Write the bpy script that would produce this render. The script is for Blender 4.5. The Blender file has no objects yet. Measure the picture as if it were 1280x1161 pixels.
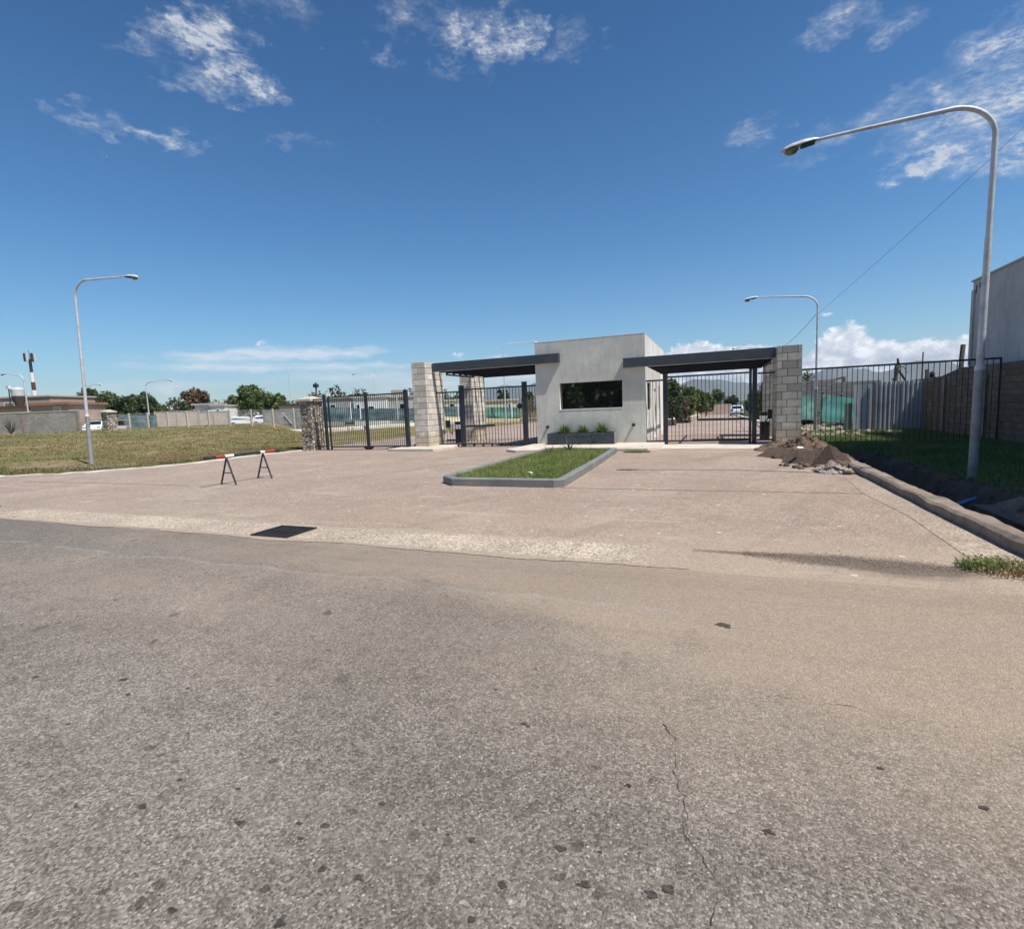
import bpy, bmesh, math, random
from mathutils import Vector, Matrix, noise
R=math.radians
random.seed(7)
sc=bpy.context.scene
COL=sc.collection
# ---------------------------------------------------------------- camera frame (used for surveying far things)
HAZE=1.3e-4
FPX=640.;W,H=1280,1161
YAW,PITCH,ROLL=R(22.0),R(6.15),R(2.35)
CAM=Vector((0,0,1.6))
fw=Vector((-math.sin(YAW)*math.cos(PITCH),math.cos(YAW)*math.cos(PITCH),-math.sin(PITCH)))
_r0=Vector((math.cos(YAW),math.sin(YAW),0));_u0=_r0.cross(fw)
rt=_r0*math.cos(ROLL)-_u0*math.sin(ROLL);up=rt.cross(fw)
def at(px,py,depth):
    return CAM+fw*depth+rt*((px-W/2)*depth/FPX)-up*((py-H/2)*depth/FPX)
def sm(a,b,x):
    t=max(0.,min(1.,(x-a)/(b-a)));return t*t*(3-2*t)
def nz(x,y,z=0.,s=1.): return noise.noise(Vector((x*s,y*s,z)))

# ---------------------------------------------------------------- terrain height
def zg(x,y):
    z=1.15*sm(22,50,-x)*sm(0,7,-x-.93*y)
    if y>38: z-=.016*(min(y,200)-38)*sm(-16,-6,x)
    return z

# ---------------------------------------------------------------- materials
class NT:
    def __init__(s,m): s.t=m.node_tree;s.n=s.t.nodes;s.l=s.t.links
    def new(s,typ,ins=None,**kw):
        n=s.n.new(typ)
        for k,v in kw.items(): setattr(n,k,v)
        if ins:
            for k,v in ins.items():
                if isinstance(v,bpy.types.NodeSocket): s.l.new(v,n.inputs[k])
                else: n.inputs[k].default_value=v
        return n
    def math(s,op,a,b=None,c=None,clamp=False):
        ins={0:a}
        if b is not None: ins[1]=b
        if c is not None: ins[2]=c
        return s.new('ShaderNodeMath',ins,operation=op,use_clamp=clamp).outputs[0]
    def noise(s,vec,scale,detail=4,rough=.55,dist=0):
        return s.new('ShaderNodeTexNoise',{'Vector':vec,'Scale':scale,'Detail':detail,'Roughness':rough,'Distortion':dist}).outputs['Fac']
    def ramp(s,fac,stops,interp='LINEAR'):
        n=s.new('ShaderNodeValToRGB',{'Fac':fac});cr=n.color_ramp;cr.interpolation=interp
        while len(cr.elements)<len(stops): cr.elements.new(.5)
        for e,(p,c) in zip(cr.elements,stops):
            e.position=p;e.color=(c,c,c,1) if isinstance(c,(int,float)) else (*c,1)
        return n.outputs['Color']
    def mix(s,fac,a,b,mode='MIX'):
        n=s.new('ShaderNodeMix',data_type='RGBA',blend_type=mode)
        for i,v in ((0,fac),(6,a),(7,b)):
            if isinstance(v,bpy.types.NodeSocket): s.l.new(v,n.inputs[i])
            else: n.inputs[i].default_value=v if i==0 else (*v,1) if len(v)==3 else v
        return n.outputs[2]
    def xyz(s,v): return s.new('ShaderNodeSeparateXYZ',{0:v}).outputs
    def blob(s,vec,loc,rad,rot=0):
        m=s.new('ShaderNodeMapping',{'Vector':vec,'Location':(*loc,0),'Rotation':(0,0,rot),'Scale':(*rad,1)},vector_type='TEXTURE')
        return s.new('ShaderNodeTexGradient',{'Vector':m.outputs[0]},gradient_type='SPHERICAL').outputs['Fac']
MATS={}
def base(name,rough=.8,metal=0.,spec=.4):
    m=bpy.data.materials.new(name);m.use_nodes=True;t=NT(m)
    b=t.n['Principled BSDF'];b.inputs['Roughness'].default_value=rough;b.inputs['Metallic'].default_value=metal
    b.inputs['Specular IOR Level'].default_value=spec
    MATS[name]=m;return m,t,b
def bump(t,b,h,strength=.5,dist=.01):
    n=t.new('ShaderNodeBump',{'Height':h,'Strength':strength,'Distance':dist});t.l.new(n.outputs[0],b.inputs['Normal'])
def pos(t):
    return t.new('ShaderNodeNewGeometry').outputs['Position']
def plain(name,c,rough=.7,metal=0.,var=.12,scale=3.,bs=0.,spec=.4,dirt=None,objc=True):
    m,t,b=base(name,rough,metal,spec)
    v=t.new('ShaderNodeTexCoord').outputs['Object'] if objc else pos(t)
    n=t.noise(v,scale,6,.6)
    col=t.ramp(n,[(.25,[x*(1-var) for x in c]),(.75,[min(1,x*(1+var)) for x in c])])
    if dirt:
        n2=t.noise(v,scale*.35,5,.7)
        col=t.mix(t.ramp(n2,[(.5,0.),(.68,1.)]),col,dirt)
    t.l.new(col,b.inputs['Base Color'])
    if bs: bump(t,b,t.noise(v,scale*14,4),bs,.004)
    return m
def V3(t,x,y,z=0.): return t.new('ShaderNodeCombineXYZ',{0:x,1:y,2:z}).outputs[0]

# asphalt and pavement share a builder
def pavement(name,cA,cB,speck=.5,spots=True,extra=None,scale=1.):
    m,t,b=base(name,.92,0,.25);P=pos(t)
    big=t.noise(P,.22,5,.6,.4);mid=t.noise(P,1.3,6,.65)
    col=t.mix(t.ramp(big,[(.35,0.),(.65,1.)]),cA,cB)
    col=t.mix(t.ramp(mid,[(.3,.35),(.7,0.)]),col,[x*.72 for x in cA])
    lo=t.noise(P,.55,8,.72,.8);hi=t.noise(P,7.,6,.75)
    col=t.mix(t.ramp(lo,[(.42,.38),(.53,0.)]),col,[x*.72 for x in cA]);col=t.mix(t.ramp(lo,[(.54,0.),(.68,.55)]),col,[min(.8,x*1.22) for x in cB])
    col=t.mix(t.ramp(hi,[(.36,.5),(.52,0.)]),col,[x*.62 for x in cA])
    # grains: pale and dark stones of the aggregate
    vor=t.new('ShaderNodeTexVoronoi',{'Vector':P,'Scale':105*scale,'Randomness':1.})
    g=t.xyz(vor.outputs['Color'])[0]
    g2=t.noise(P,260*scale,3,.7)
    gg=t.math('ADD',t.math('MULTIPLY',g,.72),t.math('MULTIPLY',g2,.28))
    v7=t.new('ShaderNodeTexVoronoi',{'Vector':P,'Scale':58.,'Randomness':1.});v6=t.noise(P,14.,5,.8)
    col=t.mix(.24,col,t.mix(1.,col,t.ramp(t.math('ADD',t.math('MULTIPLY',t.xyz(v7.outputs['Color'])[0],.5),t.math('MULTIPLY',v6,.5)),[(.2,.55),(.5,1.),(.8,1.5)]),'MULTIPLY'))
    gm=t.ramp(gg,[(.12,.50),(.36,.84),(.62,1.08),(.88,1.6)])
    col=t.mix(speck,col,t.mix(1.,col,gm,'MULTIPLY'))
    v9=t.new('ShaderNodeTexVoronoi',{'Vector':P,'Scale':80.,'Randomness':1.});r9=t.xyz(v9.outputs['Color'])
    k9=t.math('MULTIPLY',t.math('GREATER_THAN',r9[0],.93),t.math('LESS_THAN',v9.outputs['Distance'],.38))
    col=t.mix(t.math('MULTIPLY',k9,.5),col,[min(.75,x*2.6) for x in cB])
    k8=t.math('MULTIPLY',t.math('LESS_THAN',r9[1],.10),t.math('LESS_THAN',v9.outputs['Distance'],.42))
    col=t.mix(t.math('MULTIPLY',k8,.7),col,[x*.3 for x in cA])
    if spots:
        # oil and gum spots
        w=t.new('ShaderNodeVectorMath',{0:P,1:t.new('ShaderNodeVectorMath',{0:t.new('ShaderNodeTexNoise',{'Vector':P,'Scale':9.}).outputs['Color'],'Scale':.09},operation='SCALE').outputs[0]},operation='ADD').outputs[0]
        v2=t.new('ShaderNodeTexVoronoi',{'Vector':w,'Scale':2.4,'Randomness':1.},voronoi_dimensions='2D')
        rnd=t.xyz(v2.outputs['Color'])
        rad=t.math('MULTIPLY',t.math('POWER',rnd[0],3.),.13)
        spot=t.math('LESS_THAN',v2.outputs['Distance'],rad)
        spot=t.math('MULTIPLY',spot,t.math('GREATER_THAN',rnd[1],.45))
        spot=t.math('MULTIPLY',spot,t.math('MULTIPLY_ADD',rnd[2],.55,.35))
        col=t.mix(spot,col,(.025,.023,.021))
        v3=t.new('ShaderNodeTexVoronoi',{'Vector':w,'Scale':7.,'Randomness':1.},voronoi_dimensions='2D')
        r3=t.xyz(v3.outputs['Color'])
        s3=t.math('MULTIPLY',t.math('LESS_THAN',v3.outputs['Distance'],t.math('MULTIPLY',r3[0],.17)),t.math('GREATER_THAN',r3[1],.80))
        col=t.mix(t.math('MULTIPLY',s3,.6),col,(.045,.04,.036))
    if extra:
        col=extra(t,P,col)
        g3=t.math('ADD',t.math('MULTIPLY',gg,.5),t.math('MULTIPLY',t.math('ADD',t.xyz(v7.outputs['Color'])[1],v6),.25))
        col=t.mix(.34,col,t.mix(1.,col,t.ramp(g3,[(.2,.55),(.5,1.),(.8,1.5)]),'MULTIPLY'))
    t.l.new(col,b.inputs['Base Color'])
    hh=t.math('ADD',t.math('MULTIPLY',t.math('SUBTRACT',g,vor.outputs['Distance']),.7),t.math('MULTIPLY',t.noise(P,40,5,.7),.8))
    bump(t,b,hh,.8,.007)
    return m
def dustmask(t,P,blobs,thr=.08,ns=1.5):
    x,y,z=t.xyz(P);v=V3(t,x,y);acc=None
    for loc,rad,rot,amp in blobs:
        g=t.math('MULTIPLY',t.blob(v,loc,rad,R(rot)),amp)
        acc=g if acc is None else t.math('ADD',acc,g)
    n=t.noise(P,ns,7,.7,.3)
    return t.ramp(t.math('MULTIPLY',acc,t.math('MULTIPLY_ADD',n,1.6,.1)),[(thr,0.),(.75,1.)])
def street_extra(t,P,col):
    # blown dust on the right and in front of the gutter
    d=dustmask(t,P,[((1.6,5.0),(4.6,2.2),0,1.5),((2.2,3.9),(4.2,2.4),10,1.1),((-1.5,4.3),(4.5,.9),0,.6),((-5,3.2),(7,1.6),-4,.45),((-4,4.9),(7,.9),0,.75)])
    col=t.mix(t.math('MULTIPLY',d,.75),col,(.40,.31,.228))
    x,y,z=t.xyz(P)
    wob=t.noise(V3(t,x,0.),.8,4)
    # newer darker strip beside the gutter with a pale ragged seam
    edge=t.math('ADD',y,t.math('MULTIPLY',wob,-.55))
    strip=t.math('MULTIPLY',t.math('GREATER_THAN',edge,3.72),t.ramp(t.math('MULTIPLY_ADD',t.math('ADD',x,wob),-.3,.5),[(.3,0.),(.75,1.)]))
    col=t.mix(t.math('MULTIPLY',strip,.16),col,(.15,.135,.12))
    seam=t.math('ABSOLUTE',t.math('SUBTRACT',edge,3.72))
    sm_=t.math('MULTIPLY',t.ramp(seam,[(0.,1.),(.045,0.)]),t.math('GREATER_THAN',t.noise(P,2.2,4),.44))
    col=t.mix(t.math('MULTIPLY',sm_,t.math('MULTIPLY',t.math('LESS_THAN',x,-.3),.5)),col,(.36,.32,.28))
    # tyre-polished tracks
    tr=t.noise(V3(t,t.math('MULTIPLY',x,.07),t.math('MULTIPLY',y,1.2)),1.,5,.6)
    col=t.mix(t.ramp(tr,[(.5,.0),(.64,.25)]),col,(.29,.255,.218))
    col=t.mix(t.ramp(tr,[(.34,.22),(.44,0.)]),col,(.14,.125,.11))
    return col
pavement('asphalt',(.205,.178,.149),(.250,.216,.182),.9,True,street_extra)
def entr_extra(t,P,col):
    d=dustmask(t,P,[((1.6,5.0),(4.6,2.2),0,1.5),((.2,18.3),(3.,1.6),0,1.0),((-9,6.3),(9,.8),2,.5),((-3.,7.0),(4.,1.1),-8,.6),((-14,9),(7,1.),10,.4)],.1)
    col=t.mix(t.math('MULTIPLY',d,.7),col,(.42,.33,.245))
    x,y,z=t.xyz(P)
    st=t.noise(V3(t,t.math('MULTIPLY',t.math('ADD',x,t.math('MULTIPLY',y,.35)),.28),t.math('MULTIPLY',y,2.2)),1.,5,.6)
    col=t.mix(t.ramp(st,[(.60,0.),(.72,.55)]),col,(.52,.45,.38))
    tk=t.noise(V3(t,t.math('MULTIPLY',t.math('SUBTRACT',x,t.math('MULTIPLY',y,.5)),1.3),t.math('MULTIPLY',y,.10)),1.,4,.6)
    col=t.mix(t.ramp(tk,[(.55,0.),(.68,.35)]),col,(.22,.185,.155))
    sc_=t.noise(V3(t,t.math('MULTIPLY',t.math('ADD',x,t.math('MULTIPLY',y,1.2)),.5),t.math('MULTIPLY',t.math('SUBTRACT',y,t.math('MULTIPLY',x,.18)),3.4)),1.,6,.65)
    col=t.mix(t.ramp(sc_,[(.62,0.),(.70,.6)]),col,(.56,.48,.40))
    ds=dustmask(t,P,[((1.25,5.66),(1.15,.30),-3,1.5),((1.7,5.45),(.7,.3),14,.9),((.3,5.75),(1.2,.10),0,1.)],.12,4.)
    col=t.mix(t.math('MULTIPLY',ds,.75),col,(.115,.09,.072))
    # rear line a joint; the two nearer ones paint an overhead wire's shadow
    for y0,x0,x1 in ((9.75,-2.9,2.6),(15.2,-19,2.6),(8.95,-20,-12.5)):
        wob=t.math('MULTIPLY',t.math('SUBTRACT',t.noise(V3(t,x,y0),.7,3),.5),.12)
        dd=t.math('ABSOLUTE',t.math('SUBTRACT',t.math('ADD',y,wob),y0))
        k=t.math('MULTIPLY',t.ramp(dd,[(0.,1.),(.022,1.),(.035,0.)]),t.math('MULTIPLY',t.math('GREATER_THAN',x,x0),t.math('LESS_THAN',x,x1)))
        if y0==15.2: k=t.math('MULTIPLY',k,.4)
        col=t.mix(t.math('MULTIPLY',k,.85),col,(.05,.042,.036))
    v=t.new('ShaderNodeTexVoronoi',{'Vector':P,'Scale':.8},feature='F1',voronoi_dimensions='2D')
    col=t.mix(t.math('MULTIPLY',t.math('LESS_THAN',v.outputs['Distance'],.022),.7),col,(.7,.66,.6))
    return col
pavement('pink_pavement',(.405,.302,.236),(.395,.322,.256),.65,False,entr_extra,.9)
pavement('dusty_apron',(.40,.315,.24),(.50,.41,.315),.85,False,None,.7)
pavement('inner_pavement',(.36,.27,.22),(.47,.36,.29),.35,False,None,.5)
def gut_extra(t,P,col):
    x,y,z=t.xyz(P);n=t.noise(P,3.2,7,.75);n2=t.noise(P,.9,5,.6)
    e=t.math('MINIMUM',t.math('SUBTRACT',5.95,y),t.math('SUBTRACT',y,4.98))
    e=t.math('MINIMUM',e,t.math('MULTIPLY',t.math('SUBTRACT',-.25,x),.35))
    e=t.math('MAXIMUM',e,t.math('MULTIPLY',t.math('GREATER_THAN',x,1.),.25))
    k=t.ramp(t.math('ADD',e,t.math('MULTIPLY',n,-.22)),[(.0,1.),(.1,0.)])
    col=t.mix(t.math('MULTIPLY',k,.85),col,(.38,.30,.232))
    col=t.mix(t.ramp(n2,[(.5,0.),(.7,.7)]),col,(.38,.31,.24))
    j=t.math('LESS_THAN',t.math('ABSOLUTE',t.math('SUBTRACT',t.math('FRACT',t.math('MULTIPLY',t.math('ADD',x,t.math('MULTIPLY',n,.06)),.34)),.5)),.0025)
    return t.mix(t.math('MULTIPLY',j,.45),col,(.10,.08,.065))
pavement('gutter_concrete',(.46,.375,.285),(.56,.47,.36),.9,False,gut_extra,.62)
plain('oil_spot',(.095,.084,.072),.9,0,.7,70,1.,spec=.1,dirt=(.12,.105,.09),objc=False)
plain('crack',(.06,.053,.046),.95,0,.3,30)
plain('old_concrete',(.27,.215,.165),.9,0,.35,3.5,1.,dirt=(.15,.115,.085),objc=False)
plain('pale_concrete',(.62,.55,.46),.9,0,.15,1.6,.4,dirt=(.42,.36,.29),objc=False)
plain('kerb_grey',(.19,.20,.195),.7,0,.2,2.5,.4,dirt=(.28,.265,.24),objc=False)
plain('white_kerb',(.72,.66,.58),.85,0,.12,.6,.2,objc=False)
# plaster of the guardhouse
def plaster(name,c,stain,st=.4):
    m,t,b=base(name,.88,0,.25);P=pos(t);x,y,z=t.xyz(P)
    n=t.noise(P,.9,7,.65,.5);n2=t.noise(V3(t,t.math('MULTIPLY',t.math('ADD',x,y),3.2),t.math('MULTIPLY',z,.45)),1.3,5,.65)
    col=t.ramp(n,[(.3,[q*.8 for q in c]),(.7,[min(1,q*1.1) for q in c])])
    col=t.mix(t.math('MULTIPLY',t.ramp(n2,[(.5,0.),(.75,1.)]),st),col,stain)
    # splash dirt at the foot
    foot=t.ramp(t.math('ADD',z,t.math('MULTIPLY',t.noise(P,4,4),.3)),[(.12,.55),(.5,0.)])
    col=t.mix(foot,col,(.42,.36,.29))
    t.l.new(col,b.inputs['Base Color'])
    bump(t,b,t.math('ADD',t.noise(P,7,6,.65,1.5),t.math('MULTIPLY',t.noise(P,60,4),.5)),.6,.015)
plaster('grey_plaster',(.66,.65,.575),(.44,.43,.38),.65)
plaster('white_plaster',(.82,.80,.73),(.66,.63,.55),.35)
plaster('lavender_plaster',(.50,.48,.475),(.25,.235,.235),.5)
plaster('cream_plaster',(.80,.72,.48),(.45,.42,.32),.4)
plaster('dull_plaster',(.50,.48,.44),(.28,.27,.26),.5)
plain('charcoal_steel',(.032,.042,.052),.42,.25,.2,5,.1,dirt=(.07,.07,.065))
plain('beam_steel',(.055,.068,.078),.5,.1,.14,2,.1,dirt=(.09,.095,.095))
plain('black_steel',(.010,.012,.015),.85,0,.2,5,spec=.1)
plain('slate_cladding',(.06,.072,.085),.7,0,.35,7,.9)
plain('galvanised',(.60,.615,.62),.5,.12,.12,9,.06,dirt=(.42,.43,.43))
plain('pole_paint',(.34,.345,.345),.6,.1,.12,5,.25,dirt=(.23,.2,.17))
plain('white_paint',(.78,.78,.76),.5,0,.06,4)
plain('black_paint',(.015,.016,.017),.45,0,.2,6)
plain('red_paint',(.40,.05,.035),.5,0,.15,10,dirt=(.28,.05,.035))
plain('barrier_black',(.025,.032,.034),.5,0,.3,10,dirt=(.09,.085,.075))
plain('rubber',(.02,.02,.02),.85,0,.2,9)
plain('lamp_cowl',(.62,.63,.63),.45,.2,.08,8)
plain('lamp_glass_amber',(.16,.15,.08),.12,0,.2,6,spec=.8)
plain('iron_grate',(.045,.04,.036),.6,.5,.4,12,.4)
plain('drain_dark',(.012,.011,.01),.95,0,.3,5)
plain('rusty_brown',(.12,.06,.035),.85,.1,.35,7,.4)
plain('wood_grey',(.13,.105,.085),.9,0,.35,6,.5)
plain('bark',(.085,.066,.05),.95,0,.35,8,.8)
plain('terracotta',(.36,.17,.11),.9,0,.2,4,.3,dirt=(.25,.14,.1))
plain('blue_pipe',(.06,.2,.42),.4,0,.15,5)
plain('tank_grey',(.55,.56,.56),.6,0,.1,3)
plain('tank_brown',(.10,.075,.06),.8,0,.2,4)
plain('hill_rock',(.10,.11,.10),.95,0,.3,.004,objc=False)
plain('shade_net_teal',(.10,.30,.27),.8,0,.35,1.4,.5,dirt=(.36,.56,.50))
plain('shade_net_dark',(.11,.18,.185),.85,0,.5,1.6,.5,dirt=(.24,.33,.32))
plain('shade_net_green',(.15,.31,.24),.85,0,.3,1.2,.5)
plain('corrugated_white',(.44,.45,.48),.55,.1,.12,3,dirt=(.3,.3,.31))
plain('asphalt_chunk',(.12,.085,.062),.95,0,.4,14,1.)
plain('rubble_stone',(.36,.30,.24),.95,0,.35,9,.9)
plain('litter_white',(.82,.82,.80),.7,0,.05,6)
plain('clay_roof',(.30,.15,.10),.85,0,.25,5,.4)
plain('car_white',(.80,.81,.82),.22,0,.02,2,spec=.6)
plain('plate_white',(.75,.75,.72),.5,0,.02,5)
plain('tail_red',(.42,.01,.01),.25,0,.1,6)
plain('chrome',(.5,.5,.5),.25,.9,.05,6)
m,t,b=base('dark_glass',.03,0,1.);b.inputs['Base Color'].default_value=(.006,.008,.009,1);b.inputs['IOR'].default_value=1.9
vv=t.new('ShaderNodeTexCoord').outputs['Object']
bump(t,b,t.noise(vv,.8,2),.04,.05)
# soils and lawns
def soil(name,a,b_,c_,sc_=1.,bs=.9):
    m,t,b=base(name,.96,0,.15);P=pos(t)
    n=t.noise(P,1.1*sc_,8,.7,.3);n2=t.noise(P,24*sc_,5,.7)
    col=t.ramp(n,[(.3,a),(.52,b_),(.72,c_)])
    col=t.mix(t.ramp(n2,[(.4,.6),(.65,0.)]),col,[q*.45 for q in a])
    t.l.new(col,b.inputs['Base Color']);bump(t,b,t.math('ADD',n2,t.math('MULTIPLY',t.noise(P,6*sc_,6,.7),1.5)),bs,.03)
soil('dug_soil',(.12,.08,.056),(.22,.158,.113),(.38,.295,.22))
soil('dusty_dirt',(.26,.19,.14),(.36,.275,.20),(.46,.36,.28))
soil('dark_gravel',(.17,.14,.11),(.24,.195,.155),(.34,.28,.22),2.)
def ground_mat():
    m,t,b=base('ground_mixed',.97,0,.12);P=pos(t);x,y,z=t.xyz(P)
    n=t.noise(P,.25,8,.68,.4);n2=t.noise(P,2.4,7,.72);n3=t.noise(P,38,4,.7)
    # dry lawn on the left
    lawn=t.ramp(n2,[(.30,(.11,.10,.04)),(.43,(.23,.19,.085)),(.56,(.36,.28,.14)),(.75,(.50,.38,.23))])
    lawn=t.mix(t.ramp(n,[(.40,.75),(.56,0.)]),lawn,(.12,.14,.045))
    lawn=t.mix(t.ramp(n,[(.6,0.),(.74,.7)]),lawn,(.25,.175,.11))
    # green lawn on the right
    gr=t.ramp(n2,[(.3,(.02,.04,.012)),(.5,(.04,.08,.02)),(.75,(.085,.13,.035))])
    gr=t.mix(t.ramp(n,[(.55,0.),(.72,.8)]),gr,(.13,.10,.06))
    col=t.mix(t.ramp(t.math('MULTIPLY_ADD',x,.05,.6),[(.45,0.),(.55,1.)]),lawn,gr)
    # bare soil where trench is dug, and along the kerb
    v=V3(t,x,y)
    tr=t.math('MAXIMUM',t.blob(v,(3.5,11.5),(1.35,8.),0),t.blob(v,(2.9,17.4),(1.6,2.6),0))
    tr=t.ramp(t.math('ADD',tr,t.math('MULTIPLY_ADD',n2,.5,-.25)),[(.12,0.),(.3,1.)])
    col=t.mix(tr,col,t.ramp(n2,[(.3,(.10,.068,.048)),(.6,(.20,.138,.098)),(.8,(.30,.22,.16))]))
    sh=t.math('MULTIPLY',t.math('GREATER_THAN',x,1.5),t.math('LESS_THAN',y,t.math('MULTIPLY_ADD',n2,1.2,5.6)))
    col=t.mix(sh,col,t.ramp(n2,[(.3,(.22,.155,.11)),(.7,(.42,.33,.25))]))
    # trodden bare patches at the left kerb
    bp=t.math('MAXIMUM',t.blob(v,(-24.,12.2),(4.,1.6),0),t.blob(v,(-21.8,15.),(2.2,3.),0))
    col=t.mix(t.ramp(t.math('MULTIPLY',bp,t.math('MULTIPLY_ADD',n2,1.5,.1)),[(.2,0.),(.5,.85)]),col,t.ramp(n2,[(.3,(.2,.14,.09)),(.7,(.42,.34,.26))]))
    col=t.mix(t.ramp(n3,[(.35,.45),(.6,0.)]),col,(.03,.03,.015))
    t.l.new(col,b.inputs['Base Color']);bump(t,b,t.math('ADD',n3,t.math('MULTIPLY',n2,1.5)),.9,.03)
ground_mat()
def leafmat(name,cols,trans=.25,patch=None):
    m,t,b=base(name,.55,0,.3)
    g=t.new('ShaderNodeNewGeometry')
    col=t.ramp(g.outputs['Random Per Island'],[(i/(len(cols)-1),c) for i,c in enumerate(cols)])
    if patch:
        P=g.outputs['Position'];q=t.noise(P,patch[0],6,.7,.4);q2=t.noise(P,patch[0]*2.7,5,.7)
        col=t.mix(t.ramp(q,[(.40,.85),(.53,0.)]),col,patch[1]);col=t.mix(t.ramp(q2,[(.47,0.),(.6,.8)]),col,patch[2])
    t.l.new(col,b.inputs['Base Color'])
    tr=t.new('ShaderNodeBsdfTranslucent',{'Color':col})
    mx=t.new('ShaderNodeMixShader',{0:trans,1:b.outputs[0],2:tr.outputs[0]})
    t.l.new(mx.outputs[0],t.n['Material Output'].inputs['Surface'])
leafmat('leaf_dark',[(.045,.07,.03),(.085,.12,.048),(.14,.17,.07)])
leafmat('leaf_mid',[(.06,.095,.033),(.12,.165,.052),(.21,.24,.085)])
leafmat('leaf_bright',[(.06,.10,.025),(.13,.18,.045),(.22,.25,.08)])
leafmat('leaf_autumn',[(.08,.09,.035),(.20,.13,.07),(.32,.19,.13)])
leafmat('leaf_olive',[(.05,.055,.03),(.085,.09,.045),(.12,.12,.07)])
leafmat('grass_fresh',[(.13,.20,.035),(.25,.34,.08),(.42,.49,.18),(.14,.22,.04)],.4,(1.3,(.12,.19,.035),(.36,.34,.15)))
leafmat('grass_dry',[(.19,.18,.06),(.33,.28,.12),(.50,.41,.21),(.21,.22,.07)],.3,(.28,(.15,.17,.05),(.30,.18,.10)))
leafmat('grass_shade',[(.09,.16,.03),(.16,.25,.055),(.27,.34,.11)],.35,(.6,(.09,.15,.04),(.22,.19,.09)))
leafmat('grass_fringe',[(.10,.15,.035),(.17,.23,.06),(.28,.32,.11)],.3,(.9,(.10,.14,.035),(.26,.24,.10)))
leafmat('agave_leaf',[(.05,.095,.03),(.10,.16,.05),(.20,.26,.10)],.2)
leafmat('dead_leaf',[(.10,.07,.045),(.17,.12,.08)],.1)
# masonry with real joints: tint per block
def blockmat(name,c,var,stain=None):
    m,t,b=base(name,.95,0,.15);P=pos(t);z=t.xyz(P)[2]
    rnd=t.new('ShaderNodeNewGeometry').outputs['Random Per Island']
    col=t.ramp(rnd,[(0.,[q*(1-var) for q in c]),(.55,c),(1.,[min(1,q*(1+var)) for q in c])])
    n=t.noise(P,5,6,.7);col=t.mix(t.ramp(n,[(.4,.45),(.62,0.)]),col,[q*.6 for q in c])
    if stain: col=t.mix(t.ramp(t.math('ADD',z,t.math('MULTIPLY',n,.6)),[(.9,.6),(1.7,0.)]),col,stain)
    t.l.new(col,b.inputs['Base Color']);bump(t,b,t.noise(P,60,4,.7),.6,.006)
blockmat('grey_block',(.43,.41,.365),.3,(.34,.28,.21))
blockmat('cream_block',(.72,.665,.57),.24,(.46,.37,.24))
plain('mortar',(.17,.16,.15),.95,0,.2,5,.5)
plain('dark_mortar',(.07,.065,.06),.95,0,.2,5,.5)
def brickmat(name,c1,c2,mort,bw,bh,ms=.012,dirty=(.1,.09,.08)):
    m,t,b=base(name,.95,0,.15);P=pos(t);x,y,z=t.xyz(P)
    br=t.new('ShaderNodeTexBrick',{'Vector':V3(t,t.math('ADD',x,y),z),'Color1':(*c1,1),'Color2':(*c2,1),'Mortar':(*mort,1),'Scale':1.,'Mortar Size':ms,'Brick Width':bw,'Row Height':bh})
    n=t.noise(P,.8,7,.7,.4);col=t.mix(t.ramp(n,[(.45,0.),(.7,.6)]),br.outputs['Color'],dirty)
    n2=t.noise(P,9,5,.7);col=t.mix(t.ramp(n2,[(.35,.5),(.6,0.)]),col,[q*.55 for q in c1])
    t.l.new(col,b.inputs['Base Color']);bump(t,b,t.math('ADD',t.math('MULTIPLY',br.outputs['Fac'],-1.),t.math('MULTIPLY',n2,.4)),.7,.015)
brickmat('wall_block',(.22,.16,.115),(.30,.225,.165),(.14,.105,.08),.40,.20,.012)
brickmat('far_block',(.36,.33,.29),(.46,.42,.37),(.22,.21,.2),.40,.20,.012,(.2,.19,.18))
brickmat('pink_block',(.76,.60,.47),(.84,.70,.58),(.4,.36,.32),.40,.20,.012,(.42,.37,.32))
brickmat('red_brick',(.46,.29,.21),(.54,.36,.27),(.5,.42,.34),.26,.09,.02,(.5,.42,.34))
def stonemat():
    m,t,b=base('field_stone',.95,0,.2);P=pos(t)
    n=t.noise(P,.7,3);w=t.new('ShaderNodeMapping',{'Vector':P,'Scale':(1,1,1.5)}).outputs[0]
    v=t.new('ShaderNodeTexVoronoi',{'Vector':w,'Scale':4.6});e=t.new('ShaderNodeTexVoronoi',{'Vector':w,'Scale':4.6},feature='DISTANCE_TO_EDGE')
    c=t.ramp(t.xyz(v.outputs['Color'])[0],[(.1,(.33,.28,.22)),(.4,(.52,.44,.34)),(.7,(.68,.59,.46)),(.95,(.42,.38,.32))])
    k=t.ramp(e.outputs['Distance'],[(.03,1.),(.09,0.)])
    c=t.mix(k,c,(.12,.11,.10));c=t.mix(t.ramp(t.noise(P,22,5,.7),[(.35,.5),(.6,0.)]),c,(.12,.1,.09))
    t.l.new(c,b.inputs['Base Color']);bump(t,b,t.math('ADD',t.ramp(e.outputs['Distance'],[(0.,0.),(.14,1.)]),t.math('MULTIPLY',t.noise(P,30,4),.4)),1.,.04)
stonemat()
plain('cap_stone',(.50,.44,.36),.9,0,.15,4,.5)
def mat(n): return MATS[n]

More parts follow.
